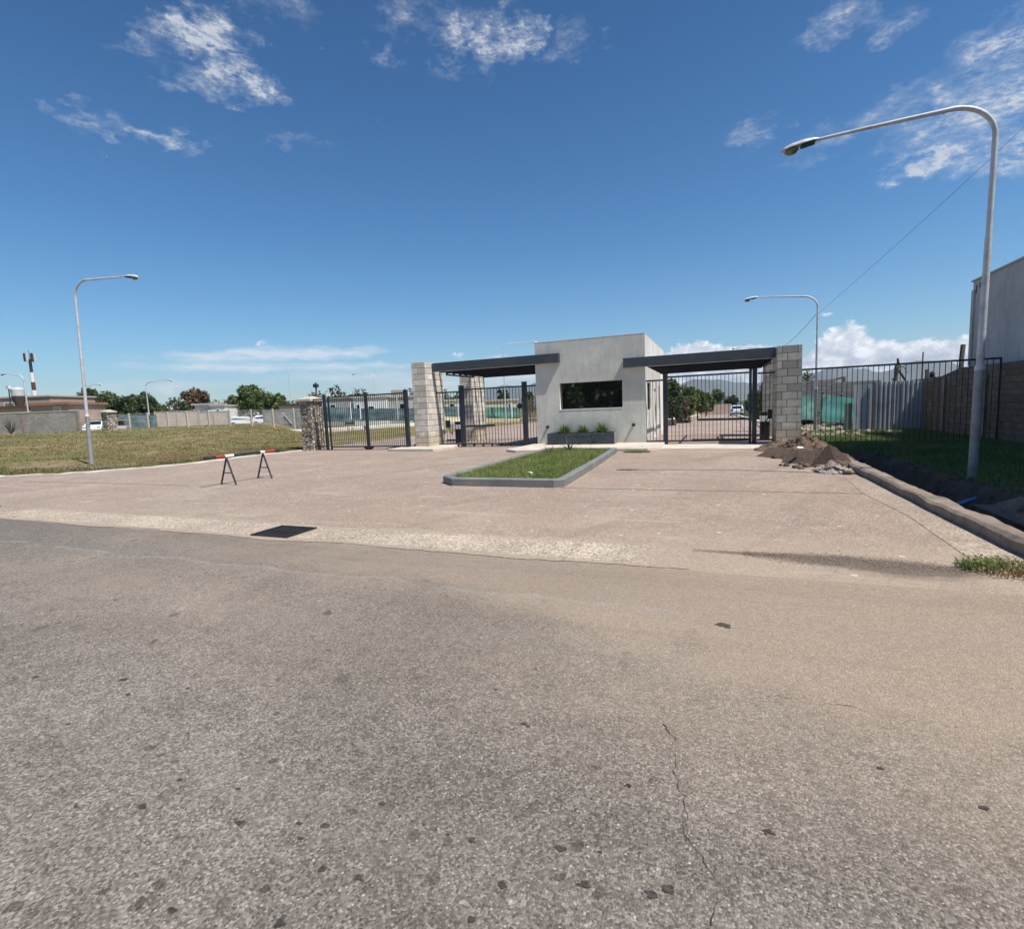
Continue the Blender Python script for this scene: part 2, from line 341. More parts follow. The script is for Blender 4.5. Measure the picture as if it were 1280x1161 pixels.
# ---------------------------------------------------------------- mesh helpers
class MB:
    def __init__(s): s.v=[];s.f=[]
    def box(s,x0,x1,y0,y1,z0,z1,M=None):
        b=len(s.v)
        P=[(x0,y0,z0),(x1,y0,z0),(x1,y1,z0),(x0,y1,z0),(x0,y0,z1),(x1,y0,z1),(x1,y1,z1),(x0,y1,z1)]
        if M: P=[tuple(M@Vector(p)) for p in P]
        s.v+=P;s.f+=[tuple(b+i for i in q) for q in ((0,3,2,1),(4,5,6,7),(0,1,5,4),(1,2,6,5),(2,3,7,6),(3,0,4,7))];return s
    def tube(s,pts,rads,n=8,cap=True):
        pts=[Vector(p) for p in pts]
        if not isinstance(rads,(list,tuple)): rads=[rads]*len(pts)
        b=len(s.v);ref=None
        for i,p in enumerate(pts):
            d=(pts[min(i+1,len(pts)-1)]-pts[max(i-1,0)]).normalized()
            if ref is None: ref=Vector((0,0,1)) if abs(d.z)<.9 else Vector((0,1,0))
            a=d.cross(ref)
            if a.length<1e-4: a=d.cross(Vector((1,0,0)))
            a.normalize();c=a.cross(d).normalized();ref=c
            for k in range(n):
                t=2*math.pi*k/n;q=p+(a*math.cos(t)+c*math.sin(t))*rads[i];s.v.append(tuple(q))
        for i in range(len(pts)-1):
            for k in range(n):
                k2=(k+1)%n;s.f.append((b+i*n+k,b+i*n+k2,b+(i+1)*n+k2,b+(i+1)*n+k))
        if cap:
            e=len(s.v);L=(len(pts)-1)*n;s.v+=s.v[b:b+n]+s.v[b+L:b+L+n]
            s.f.append(tuple(e+k for k in range(n)));s.f.append(tuple(e+n+k for k in reversed(range(n))))
        return s
    def bar(s,p,q,w,h=None,upv=(0,0,1)):
        h=h or w;p=Vector(p);q=Vector(q);d=(q-p);L=d.length;d.normalize();u=Vector(upv)
        a=d.cross(u)
        if a.length<1e-3: a=d.cross(Vector((0,1,0)))
        a.normalize();c=a.cross(d).normalized();M=Matrix((a,d,c)).transposed().to_4x4();M.translation=p
        return s.box(-w/2,w/2,0,L,-h/2,h/2,M)
    def poly(s,pts): b=len(s.v);s.v+=[tuple(p) for p in pts];s.f.append(tuple(range(b,b+len(pts))));return s
    def prism(s,pts,z0,z1):
        n=len(pts);b=len(s.v);s.v+=[(p[0],p[1],z0) for p in pts]+[(p[0],p[1],z1) for p in pts]
        s.f.append(tuple(b+i for i in reversed(range(n))));s.f.append(tuple(b+n+i for i in range(n)))
        for i in range(n):
            j=(i+1)%n;s.f.append((b+i,b+j,b+n+j,b+n+i))
        return s
    def rev(s,prof,n=16,M=None):
        b=len(s.v)
        for (r,z) in prof:
            for k in range(n):
                a=2*math.pi*k/n;p=Vector((r*math.cos(a),r*math.sin(a),z))
                if M: p=M@p
                s.v.append(tuple(p))
        for i in range(len(prof)-1):
            for k in range(n):
                k2=(k+1)%n;s.f.append((b+i*n+k,b+i*n+k2,b+(i+1)*n+k2,b+(i+1)*n+k))
        s.f.append(tuple(b+k for k in reversed(range(n))));s.f.append(tuple(b+(len(prof)-1)*n+k for k in range(n)))
        return s
    def build(s,name,material,parent=None,loc=None,smooth=False,bevel=0):
        me=bpy.data.meshes.new(name);me.from_pydata(s.v,[],s.f);me.update()
        ms=material if isinstance(material,(list,tuple)) else [material]
        for m_ in ms: me.materials.append(MATS[m_])
        o=bpy.data.objects.new(name,me);COL.objects.link(o)
        if parent: o.parent=parent;o.matrix_parent_inverse=Matrix.Translation(-parent.location) if parent.type=='EMPTY' and not parent.rotation_euler.z else parent.matrix_basis.inverted()
        if loc: o.location=loc
        if smooth:
            for p in me.polygons: p.use_smooth=len(p.vertices)<5
        if bevel:
            md=o.modifiers.new('b','BEVEL');md.width=bevel;md.segments=2;md.limit_method='ANGLE';md.harden_normals=False
        return o
def tag(o,label,cat,group=None,kind=None):
    if label: o['label']=label
    if cat: o['category']=cat
    if group: o['group']=group
    if kind: o['kind']=kind
    return o
def thing(name,loc,label,cat,group=None):
    o=bpy.data.objects.new(name,None);COL.objects.link(o);o.location=loc;o.empty_display_size=.2
    return tag(o,label,cat,group)
def struct(o,kind='structure',label=None): o['kind']=kind; \
    (o.__setitem__('label',label) if label else None); return o
def kids(o): return [c for c in bpy.data.objects if c.parent==o]
def copy_tree(o,loc,rz=0,label=None,cat=None,group=None,scale=None):
    r=o.copy();COL.objects.link(r);r.location=loc;r.rotation_euler=(0,0,rz)
    if scale: r.scale=scale if isinstance(scale,tuple) else (scale,)*3
    if label: r['label']=label
    for ch in kids(o):
        c=ch.copy();COL.objects.link(c);c.parent=r
        for g in kids(ch):
            d=g.copy();COL.objects.link(d);d.parent=c
    return r

# ---------------------------------------------------------------- ground
def lin(a,b,st):
    n=max(1,round((b-a)/st));return [a+(b-a)*i/n for i in range(n)]
xs=lin(-4200,-600,900)+lin(-600,-120,80)+lin(-120,-60,6)+lin(-60,-30,1.)+lin(-30,-18,.4)+lin(-18,-3,3)+lin(-3,2.55,.9)+lin(2.55,5,.11)+lin(5,8.4,.35)+lin(8.4,20,2)+lin(20,60,8)+lin(60,600,90)+[600,2200,4200]
ys=lin(-1500,-60,480)+lin(-60,5,6)+lin(5,20,.16)+lin(20,38,1)+lin(38,80,2)+lin(80,200,10)+lin(200,600,100)+lin(600,4200,600)+[4200]
def trench(x,y):
    c=3.55+.18*nz(y,3,0,.35);w=.52+.12*nz(y,9,0,.9)
    d=max(0.,1-abs((x-c)/w)**2.6) if abs(x-c)<w else 0
    d*=sm(4.6,6.2,y)*(1-sm(16.2,17.4,y))
    return -.5*d+ .10*max(0,1-abs(x-c-.85)/.4)*sm(5,7,y)*(1-sm(10,13,y))
def ground_z(x,y):
    z=zg(x,y)-.025
    if 2.6<x<8.2 and 4<y<21:
        z+=trench(x,y)+.05*nz(x,y,0,1.4)+.02*nz(x,y,4,6)
        z-=.0*y
    if 2.6<x<3.0: z-=.05
    if x<-19.3:
        ky=8.7+(0 if x<-27 else (x+27)*.22 if x<-22.4 else 1.0+(x+22.4)*1.3)
        z+=(.08+.04*nz(x,y,0,.5))*sm(.35,1.1,y-ky)*sm(.0,.8,-19.3-x)
        if y-ky<.6: z-=.03
    return z
g=MB()
for y in ys:
    for x in xs: g.v.append((x,y,ground_z(x,y)))
nx=len(xs)
for j in range(len(ys)-1):
    for i in range(nx-1): g.f.append((j*nx+i,j*nx+i+1,(j+1)*nx+i+1,(j+1)*nx+i))
struct(g.build('ground','ground_mixed',smooth=True))

# street in front
s_=MB();s_.poly([(-90,-16,.0),(60,-16,.0),(60,4.6,.0),(2.9,4.75,.0),(2.9,5.02,0),(-90,5.02,.0)])
o=struct(s_.build('street','asphalt'))
o.data.materials.append(MATS['crack']);o.data.materials.append(MATS['oil_spot'])
def crack(pts,w):
    out=[]
    P=[Vector((*p,0)) for p in pts];Q=[]
    for a,b in zip(P,P[1:]):
        n=max(2,int((b-a).length/.02))
        for i in range(n): Q.append(a.lerp(b,i/n))
    L=[];Rr=[]
    for i,p in enumerate(Q):
        d=(Q[min(i+1,len(Q)-1)]-Q[max(i-1,0)]).normalized();nrm=Vector((-d.y,d.x,0))
        p=p+nrm*(.07*nz(p.x,p.y,1,4)+.035*nz(p.x,p.y,5,17)+.012*nz(p.x,p.y,7,50))
        ww=w*(.18+1.1*abs(nz(p.x,p.y,8,7)))
        L.append(p+nrm*ww);Rr.append(p-nrm*ww)
    return L,Rr
cm=bmesh.new();cm.from_mesh(o.data)
def gpt(px,py):
    d=fw*FPX+rt*(px-W/2)-up*(py-H/2);q=CAM+d*(-CAM.z/d.z);return (q.x,q.y)
for pl,w in (([(825,905),(838,950),(850,985),(858,1012),(856,1035),(880,1065),(893,1105),(884,1130),(878,1161)],.0035),([(905,850),(960,868),(1010,884),(1080,888),(1180,905)],.002)):
    L,Rr=crack([gpt(*p) for p in pl],w)
    vl=[cm.verts.new((p.x,p.y,.004)) for p in L];vr=[cm.verts.new((p.x,p.y,.004)) for p in Rr]
    for i in range(len(vl)-1):
        f=cm.faces.new((vl[i],vl[i+1],vr[i+1],vr[i]));f.material_index=1
for (px,py,r) in ((376,1048,.035),(374,1029,.032),(590,1050,.045),(478,1005,.035),(905,782,.10),(448,1097,.045),(404,1085,.05),(627,1106,.04),(350,1154,.05),(216,1138,.04),(298,986,.035),(786,982,.04),(730,1106,.05),(225,975,.03),(655,905,.04),(700,1060,.05),(835,1112,.06),(815,1118,.05),(560,1043,.018),(545,1037,.016),(530,1031,.018),(515,1026,.014),(500,1020,.016),(160,868,.04),(235,860,.03),(85,905,.03),(45,846,.05),(95,1008,.03),(178,1008,.05),(300,1028,.05),(590,1149,.04),(750,1065,.02),(620,862,.03),(660,908,.03),(1230,1010,.04),(1100,960,.04),(960,1040,.05)):
    q=gpt(px,py);vs=[];r*=.42 if r<.07 else .6
    for k in range(14):
        a=k*6.283/14;rr=r*(.75+.7*nz(math.cos(a)*1.3+px,math.sin(a)*1.3+py,2))
        vs.append(cm.verts.new((q[0]+rr*1.2*math.cos(a),q[1]+rr*.8*math.sin(a),.003)))
    f=cm.faces.new(vs);f.material_index=2
bmesh.ops.recalc_face_normals(cm,faces=cm.faces[:])
for f in cm.faces:
    if f.normal.z<0: f.normal_flip()
cm.to_mesh(o.data);cm.free()
# entrance pavement
e=MB();e.poly([(-90,5.02,.0),(2.62,5.02,.0),(2.62,20.2,.0),(-18.6,20.2,.0),(-18.9,17,.0),(-18.7,14,.0),(-19.1,12.3,.0),(-20.2,10.8,.0),(-22.3,9.6,.0),(-27,8.9,.0),(-90,8.5,.0)])
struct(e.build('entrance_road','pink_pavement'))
# plaza and road behind the gates
PLAZA=[(-37.4,42.7),(-36,50),(-31,56.5),(-23,60.4),(-13,58),(-6.5,51),(-3.9,44),(-3.3,38)]
e=MB();e.poly([(2.5,20.2,.004),(2.5,38,.004),(-3.3,38,.004)]+[(x,y,.004) for x,y in reversed(PLAZA[:-1])]+[(-46,38,.004),(-40,33,.004),(-27,24,.004),(-20.,20.2,.004)])
struct(e.build('inner_plaza','inner_pavement'))
e=MB()
YY=[38,60,80,110,150,200]
for a,b in zip(YY,YY[1:]): e.poly([(-3.3,a,zg(0,a)+.004),(2.5,a,zg(0,a)+.004),(2.5,b,zg(0,b)+.004),(-3.3,b,zg(0,b)+.004)])
struct(e.build('inner_road','inner_pavement'))
# gutter strip
e=MB();top=[];bot=[]
n=160
for i in range(n+1):
    x=-13.9+13.65*i/n
    top.append((x,5.88+.06*nz(x,1,0,5)+.12*nz(x,7,0,.9)-.7*sm(-12.2,-14,x),.006));bot.append((x,5.03+.03*nz(x,4,0,6)+.10*nz(x,9,0,.8),.006))
for i in range(n): e.poly([bot[i],bot[i+1],top[i+1],top[i]])
struct(e.build('gutter','gutter_concrete'))
# kerb lines
def kerbline(name,pts,w,h,m,wob=.02,step=.25,z=0.):
    P=[Vector((*p,0)) for p in pts];Q=[]
    for a,b in zip(P,P[1:]):
        k=max(1,int((b-a).length/step))
        for i in range(k): Q.append(a.lerp(b,i/k))
    Q.append(P[-1]);M=MB();prof=[(-w/2,-.12),(-w/2,h*.8),(-w/2+.04,h),(w/2-.04,h),(w/2,h*.75),(w/2,-.12)]
    for i,p in enumerate(Q):
        d=(Q[min(i+1,len(Q)-1)]-Q[max(i-1,0)]).normalized();nn=Vector((d.y,-d.x,0))
        for a,b_ in prof:
            jj=wob*(nz(p.x*1.7,p.y*1.7,a*9)+.3*nz(p.x*7,p.y*7,a*9+b_*7))
            q=p+nn*(a+jj);M.v.append((q.x,q.y,zg(q.x,q.y)*(1 if z is None else 0)+(0 if z is None else z)+b_+(jj if b_>0 else 0)))
    k=len(prof)
    for i in range(len(Q)-1):
        for j in range(k-1): M.f.append((i*k+j,i*k+j+1,(i+1)*k+j+1,(i+1)*k+j))
    M.f.append(tuple(range(k)));M.f.append(tuple(reversed(range((len(Q)-1)*k,len(Q)*k))))
    me=M.build(name,m);bm=bmesh.new();bm.from_mesh(me.data);bmesh.ops.recalc_face_normals(bm,faces=bm.faces[:]);bm.to_mesh(me.data);bm.free()
    return struct(me)
kerbline('kerb',[(2.86,5.0),(2.82,7.5),(2.80,11),(2.80,14.2),(2.86,17.2)],.25,.14,'old_concrete',.024,.06)
e=MB();e.poly([(2.22,5.6,.005),(2.72,5.4,.005),(2.72,11.6,.005),(2.34,11.8,.005),(2.2,9.8,.005),(2.32,8,.005)]);struct(e.build('kerb_apron','dusty_apron'))
kerbline('kerb',[(-90,8.62),(-27,9.02),(-22.4,9.72),(-20.3,10.9),(-19.25,12.4),(-18.85,14),(-19.05,17),(-18.9,19.4)],.22,.05,'pale_concrete',.06,.3)
kerbline('kerb',[(-46,38.1)]+PLAZA,1.2,.42,'white_kerb',.02,.6)
kerbline('kerb',[(-3.45,38.2),(-3.45,60)],.4,.16,'white_kerb',.02,1.)
def slopekerb(x):
    M=MB()
    for a,b in zip(YY,YY[1:]):
        za,zb=zg(0,a),zg(0,b);b0=len(M.v)
        M.v+=[(x-.16,a,za-.1),(x+.16,a,za-.1),(x+.16,a,za+.15),(x-.16,a,za+.15),(x-.16,b,zb-.1),(x+.16,b,zb-.1),(x+.16,b,zb+.15),(x-.16,b,zb+.15)]
        M.f+=[tuple(b0+i for i in q) for q in ((0,1,2,3),(7,6,5,4),(3,2,6,7),(1,5,6,2),(0,3,7,4))]
    struct(M.build('kerb','white_kerb'))
slopekerb(-3.75);slopekerb(2.68)
# apron slabs
def slab(name,pts,h,m='pale_concrete'):
    o=MB().prism(pts,-.05,h).build(name,m,bevel=.02);return struct(o)
slab('entrance_slab',[(-7.25,20.6),(-7.45,17.9),(-6.9,17.45),(-6.0,17.6),(-2.2,17.8),(-1.85,18.6),(-1.9,20.6)],.10)
slab('entrance_slab',[(-13.3,21.4),(-13.25,18.5),(-10.9,18.35),(-10.55,19.4),(-11.2,21.4)],.11)
e=MB();e.poly([(-1.9,18.6,.008),(2.55,18.2,.008),(2.55,20.9,.008),(-1.9,20.9,.008)]);struct(e.build('gate_threshold','pale_concrete'))

# ---------------------------------------------------------------- planting island
ISL=[(-5.35,9.72),(-3.05,9.72),(-2.86,9.86),(-2.95,13),(-3.15,17.3),(-5.75,17.6),(-5.78,10.1)]
def inset(pts,d):
    n=len(pts);out=[]
    for i in range(n):
        a,b,c=Vector(pts[i-1]),Vector(pts[i]),Vector(pts[(i+1)%n])
        n1=(b-a).normalized();n2=(c-b).normalized();q=Vector((-n1.y-n2.y,n1.x+n2.x));q=q/q.length
        k=d/max(.4,q.dot(Vector((-n1.y,n1.x))));out.append((b.x+q.x*k,b.y+q.y*k))
    return out
IN=inset(ISL,.17)
M=MB();n=len(ISL)
rings=[(ISL,-.05),(ISL,.15),(inset(ISL,.025),.17),(inset(ISL,.145),.17),(IN,.15),(IN,.02)]
for ring,z in rings: M.v+=[(x,y,z) for x,y in ring]
for k in range(len(rings)-1):
    for i in range(n):
        j=(i+1)%n;M.f.append((k*n+i,k*n+j,(k+1)*n+j,(k+1)*n+i))
struct(M.build('island_kerb','kerb_grey'))
M=MB();M.poly([(x,y,.09) for x,y in inset(ISL,.16)]);struct(M.build('island_soil','dug_soil'))
def inpoly(x,y,P):
    c=False;n=len(P)
    for i in range(n):
        x1,y1=P[i];x2,y2=P[i-1]
        if (y1>y)!=(y2>y) and x<(x2-x1)*(y-y1)/(y2-y1)+x1: c=not c
    return c
def blade(M,x,y,z,h,w,lean):
    a=random.uniform(0,6.283);b=random.uniform(0,6.283);dx,dy=math.cos(a)*w/2,math.sin(a)*w/2
    lx,ly=math.cos(b)*lean*h,math.sin(b)*lean*h;k=len(M.v)
    M.v+=[(x-dx,y-dy,z),(x+dx,y+dy,z),(x+lx*.4+dx*.6,y+ly*.4+dy*.6,z+h*.6),(x+lx*.4-dx*.6,y+ly*.4-dy*.6,z+h*.6),(x+lx,y+ly,z+h)]
    M.f+=[(k,k+1,k+2,k+3),(k+3,k+2,k+4)]
M=MB();IG=inset(ISL,.2);c=0
while c<26000:
    x=random.uniform(-5.8,-2.8);y=random.uniform(9.7,17.6)
    if not inpoly(x,y,IG): continue
    q=.5+.9*abs(nz(x,y,2,1.6))
    if nz(x,y,11,2.3)<-.38 and random.random()<.6: continue
    blade(M,x,y,.085,random.uniform(.04,.12)*(q+.45)*(1.5 if random.random()<.06 else 1),random.uniform(.008,.016),random.uniform(.2,1.0));c+=1
tag(M.build('grass','grass_fresh'),'fresh green grass filling the grey kerbed island in front of the guardhouse','grass',kind='stuff')
# left lawn
M=MB();c=0
while c<75000:
    x=-19.2-abs(random.gauss(0,1))*13;y=random.uniform(8.8,40)
    if random.random()<.35: x=random.uniform(-24,-19.1);y=random.uniform(9,20)
    if x>-19.25 or x<-60: continue
    if y<9.3+max(0,(-x-22))*-.02 or (x>-23 and (x+19.1)**2*0+y<9.6+(x+23)*0.55+ (0.9 if x>-21 else 0)): continue
    if -x-.93*y<-.5: continue
    edge=(x>-20.2) or y<10.4
    if not edge and nz(x,y,3,.55)>.22 and random.random()<.8: continue
    d=math.hypot(x,y);s=.7+d/45
    if ((x+24.5)/3.6)**2+((y-12.6)/1.5)**2<1 and random.random()<.85: continue
    if nz(x,y,17,.9)>.30 and random.random()<.8: continue
    blade(M,x,y,ground_z(x,y)-.01,random.uniform(.03,.075)*s*(1.4 if edge else 1),random.uniform(.014,.03)*s,random.uniform(.3,1.2));c+=1
    if edge and c%3==0: blade(M,x+random.uniform(-.1,.1),y+random.uniform(-.1,.1),ground_z(x,y)-.01,random.uniform(.08,.15),.02,.6)
tag(M.build('grass','grass_dry'),'dry yellow green lawn sloping up beyond the left kerb','grass',kind='stuff')
M=MB();c=0
KP=[(-27,9.02),(-22.4,9.72),(-20.3,10.9),(-19.25,12.4),(-18.85,14),(-19.05,17),(-18.9,19.3)]
while c<9000:
    i=random.randrange(len(KP)-1);a=Vector((*KP[i],0));b_=Vector((*KP[i+1],0));p=a.lerp(b_,random.random());d=(b_-a).normalized();nn=Vector((-d.y,d.x,0))
    w=.12+abs(random.gauss(0,.42))*(1+.8*nz(p.x,p.y,6,.6))
    p=p+nn*w
    if nz(p.x,p.y,3,1.1)>.34: continue
    blade(M,p.x,p.y,ground_z(p.x,p.y)-.01,random.uniform(.05,.15),random.uniform(.016,.03),random.uniform(.3,1.));c+=1
tag(M.build('grass','grass_fringe'),'greener fringe of longer grass along the left kerb','grass',kind='stuff')
# right lawn
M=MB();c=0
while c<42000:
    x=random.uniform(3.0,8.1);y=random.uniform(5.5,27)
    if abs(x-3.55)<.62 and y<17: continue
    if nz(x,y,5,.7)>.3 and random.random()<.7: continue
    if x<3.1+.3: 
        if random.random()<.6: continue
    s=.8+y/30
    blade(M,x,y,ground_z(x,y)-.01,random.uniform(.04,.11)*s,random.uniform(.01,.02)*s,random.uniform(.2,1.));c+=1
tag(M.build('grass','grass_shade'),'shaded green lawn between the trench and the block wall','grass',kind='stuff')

# ---------------------------------------------------------------- masonry pillars
def blockpillar(x0,x1,y0,y1,h,m,label,rows):
    t=thing('block_pillar',((x0+x1)/2,(y0+y1)/2,0),label,'pillar','block pillars carrying the canopies')
    MB().box(x0+.012,x1-.012,y0+.012,y1-.012,0,h-.01).build('mortar_core','dark_mortar',t)
    M=MB();rh=h/rows;j=.0085
    for r in range(rows):
        za,zb=r*rh+j,(r+1)*rh-j
        def run(a,b,off,L):
            e=[a];q=a+off
            while q<b-.08: 
                if q>a+.08:e.append(q)
                q+=L
            e.append(b);return list(zip(e,e[1:]))
        L=.46;o1=L*(.66 if r%2 else .33)
        for a,b in run(x0,x1,o1,L):
            d=random.uniform(-.003,.003)
            M.box(a+(j if a>x0 else 0),b-(j if b<x1 else 0),y0-d*0-abs(d),y0+.11,za,zb)
            M.box(a+(j if a>x0 else 0),b-(j if b<x1 else 0),y1-.11,y1+abs(d),za,zb)
        for a,b in run(y0+.11+2*j,y1-.11-2*j,L*(.5 if r%2 else .95),L):
            d=abs(random.uniform(-.003,.003))
            M.box(x0-d,x0+.11,a+j*.5,b-j*.5,za,zb);M.box(x1-.11,x1+d,a+j*.5,b-j*.5,za,zb)
    M.build('blocks',m,t,bevel=.004)
    return t
blockpillar(-12.6,-11.9,19.75,21.3,3.82,'cream_block','tall pale block pillar at the outer front end of the left canopy',15)
blockpillar(-12.6,-11.9,24.3,25.9,3.62,'cream_block','pale block pillar at the back of the left canopy, seen through the left gate',14)
blockpillar(1.88,2.62,19.75,21.3,3.36,'grey_block','grey block pillar beside the dirt heap at the right end of the right canopy',13)
blockpillar(1.88,2.62,24.3,25.9,3.3,'grey_block','grey block pillar at the back of the right canopy, behind the right gate',13)

# ---------------------------------------------------------------- guardhouse
GX0,GX1,GY0,GY1,GZ=-7.06,-2.6,20.5,28.0,4.28
gh=thing('guardhouse',(-4.8,24.1,0),'grey rendered flat roofed guardhouse standing between the two gates','guardhouse')
wx0,wx1,wz0,wz1=-6.05,-3.48,1.50,2.57
M=MB();T=.18
M.box(GX0,wx0,GY0,GY0+T,0,GZ).box(wx1,GX1,GY0,GY0+T,0,GZ).box(wx0,wx1,GY0,GY0+T,0,wz0).box(wx0,wx1,GY0,GY0+T,wz1,GZ)
M.build('front_wall','grey_plaster',gh)
# side wall right with openings
def sidewall(x0,x1,ops,name):
    M=MB();y=GY0+T+.001
    for (a,b,c,d) in ops:
        M.box(x0,x1,y,a,0,GZ-.002);M.box(x0,x1,a,b,0,c);M.box(x0,x1,a,b,d,GZ-.002);y=b
    M.box(x0,x1,y,GY1,0,GZ-.002);return M.build(name,'white_plaster',gh)
ops=[(21.1,22.2,1.35,2.45),(23.4,24.3,.12,2.25),(25.2,25.7,1.3,2.4)]
sidewall(GX1-T,GX1,ops,'side_wall');sidewall(GX0,GX0+T,[(22.5,24,1.2,2.3)],'side_wall')
MB().box(GX0+T,GX1-T,GY1-T,GY1,0,GZ-.003).build('back_wall','white_plaster',gh)
MB().box(GX0+T,GX1-T,GY0+T,GY1-T,3.55,3.75).build('roof','dull_plaster',gh)
w=MB().box(wx0,wx1,GY0+.165,GY0+.178,wz0,wz1).build('window','dark_glass',gh)
M=MB();fy0,fy1=GY0+.15,GY0+.185
M.box(wx0,wx0+.035,fy0,fy1,wz0,wz1).box(wx1-.035,wx1,fy0,fy1,wz0,wz1).box(wx0+.035,wx1-.035,fy0,fy1,wz0,wz0+.035).box(wx0+.035,wx1-.035,fy0,fy1,wz1-.035,wz1)
M.build('window_frame','black_paint',w)
M=MB().box(wx0-.01,wx1+.01,GY0-.012,GY0+.149,wz0-.035,wz0+.004);M.build('window_sill','white_plaster',w)
MB().box(wx0+.0005,wx0+.012,GY0-.004,GY0+.149,wz0+.001,wz1-.001).build('reveal','white_plaster',w)
for (a,b,c,d) in ops:
    if c<.5:
        q=MB().box(GX1-.10,GX1-.06,a,b,c,d).build('door','white_paint',gh)
        MB().box(GX1-.06,GX1-.03,a+.06,a+.10,1.0,1.12).build('handle','black_paint',q)
    else:
        q=MB().box(GX1-.10,GX1-.085,a,b,c,d).build('window','dark_glass',gh)
        MB().box(GX1-.12,GX1-.06,a,a+.04,c,d).box(GX1-.12,GX1-.06,b-.04,b,c,d).box(GX1-.12,GX1-.06,a+.04,b-.04,c,c+.04).box(GX1-.12,GX1-.06,a+.04,b-.04,d-.04,d).build('window_frame','charcoal_steel',q)
MB().box(GX0+.10,GX0+.115,22.5,24,1.2,2.3).build('window','dark_glass',gh)
MB().box(GX0-.006,GX1+.006,GY0-.006,GY1+.006,GZ,GZ+.018).build('parapet_cap','white_plaster',gh)

# ---------------------------------------------------------------- canopies
def canopy(x0,x1,bx0,bx1,zb,zt,label,trussx):
    t=thing('entrance_canopy',((x0+x1)/2,20.2,zb),label,'canopy','dark steel canopies over the gates')
    MB().box(bx0,bx1,20.30,20.497,zb,zt).build('fascia_beam','beam_steel',t,bevel=.008)
    MB().box(bx0,bx1,20.302,20.496,zb-.014,zb-.002).build('flange','pole_paint',t)  # pale colour stands in for the bright lit line under the beam
    yb=25.7
    MB().box(x0+.03,x1-.03,yb,yb+.12,zb-.04,zt-.12).build('rear_beam','black_steel',t)
    for i in range(8):
        y=20.95+i*.60
        MB().box(x0+.03,x1-.03,y,y+.09,zb-.02,zb+.17).build('purlin','black_steel',t)
    for x in trussx:
        for za in (zb-.12,zb+.2): MB().box(x,x+.07,21.4,24.25,za,za+.07).build('side_rail','charcoal_steel',t)
        for i in range(5): MB().box(x,x+.06,21.42+i*.68,21.52+i*.68,zb-.049,zb+.199).build('side_upright','black_steel',t)
    n=3
    for i in range(1,n):
        x=x0+(x1-x0)*i/n
        MB().box(x-.03,x+.03,20.51,yb-.01,zb+.172,zb+.25).build('cross_bar','black_steel',t)
    return t
canopy(-11.88,GX0-.02,-11.88,-5.98,3.41,3.78,'dark steel pergola canopy over the left gate, left of the guardhouse',(-11.80,))
canopy(GX1+.02,1.87,-3.4,1.87,3.02,3.38,'dark steel pergola canopy over the right gate, right of the guardhouse',(1.76,))

# ---------------------------------------------------------------- gates and fences
def bars(M,x0,x1,y,z0,z1,sp=.135,r=.0095):
    n=max(1,round((x1-x0)/sp))
    for i in range(1,n):
        x=x0+(x1-x0)*i/n;M.box(x-r,x+r,y-r,y+r,z0,z1)
def railpair(x0,x1,y,z0,z1,t,sp=.135,mid=None):
    for za,zb_ in ((z1-.06,z1),(z0,z0+.06)): MB().box(x0,x1,y-.025,y+.025,za,zb_).build('rail','charcoal_steel',t)
    M=MB();bars(M,x0,x1,y,z0+.06,z1-.06,sp);M.build('bar_panel','charcoal_steel',t)
def post(x,y,w,z1,t,m='charcoal_steel',z0=0,cap=True):
    M=MB().box(x-w/2,x+w/2,y-w/2,y+w/2,z0,z1)
    if cap: M.box(x-w/2-.01,x+w/2+.01,y-w/2-.01,y+w/2+.01,z1,z1+.02)
    return M.build('post',m,t)
# left double gate between stone pillar and block pillar
t=thing('metal_gate',(-15,19.55,0),'wide double leaf barred gate between the stone pillar and the pale block pillar','gate','charcoal barred gates')
for x,w in ((-17.42,.11),(-17.18,.07),(-15.02,.12),(-12.86,.16)): post(x,19.55,w,2.62 if w>.1 else 2.5,t,z0=.0)
railpair(-17.13,-15.09,19.55,.12,2.54,t,.11,None);railpair(-14.95,-12.95,19.55,.12,2.54,t,.11)
railpair(-18.2,-17.48,19.55,.15,2.48,t);railpair(-12.77,-12.61,19.9,.15,2.5,t,.08)
M=MB();M.poly([(-15.3,19.50,.12),(-14.74,19.50,.12),(-14.95,19.50,.0),(-15.1,19.50,.0)]).poly([(-15.3,19.6,.12),(-15.1,19.6,.0),(-14.95,19.6,.0),(-14.74,19.6,.12)]);M.box(-15.3,-14.74,19.5,19.6,.122,.16);M.build('foot_bracket','black_paint',t)
# left vehicle gate
t=thing('metal_gate',(-9,20.60,0),'barred gate under the left canopy with a round black lock','gate','charcoal barred gates')
for x,w in ((-10.62,.18),(-7.62,.18)): post(x,20.60,w,2.72,t)
railpair(-10.52,-7.72,20.60,.10,2.58,t,.15);railpair(-7.52,-7.02,20.60,.1,2.58,t,.12);railpair(-11.88,-10.72,20.60,.1,2.5,t,.15)
MB().rev([(.001,-.03),(.12,-.03),(.12,.03),(.001,.03)],18,Matrix.Translation((-7.82,20.50,1.72))@Matrix.Rotation(R(90),4,'X')).build('lock','black_paint',t)
for i in range(5):
    x=-10.1+.44*i;MB().rev([(.001,-.02),(.05,-.02),(.05,.02),(.001,.02)],10,Matrix.Translation((x,20.60,.05))@Matrix.Rotation(R(90),4,'X')).build('wheel','rubber',t)
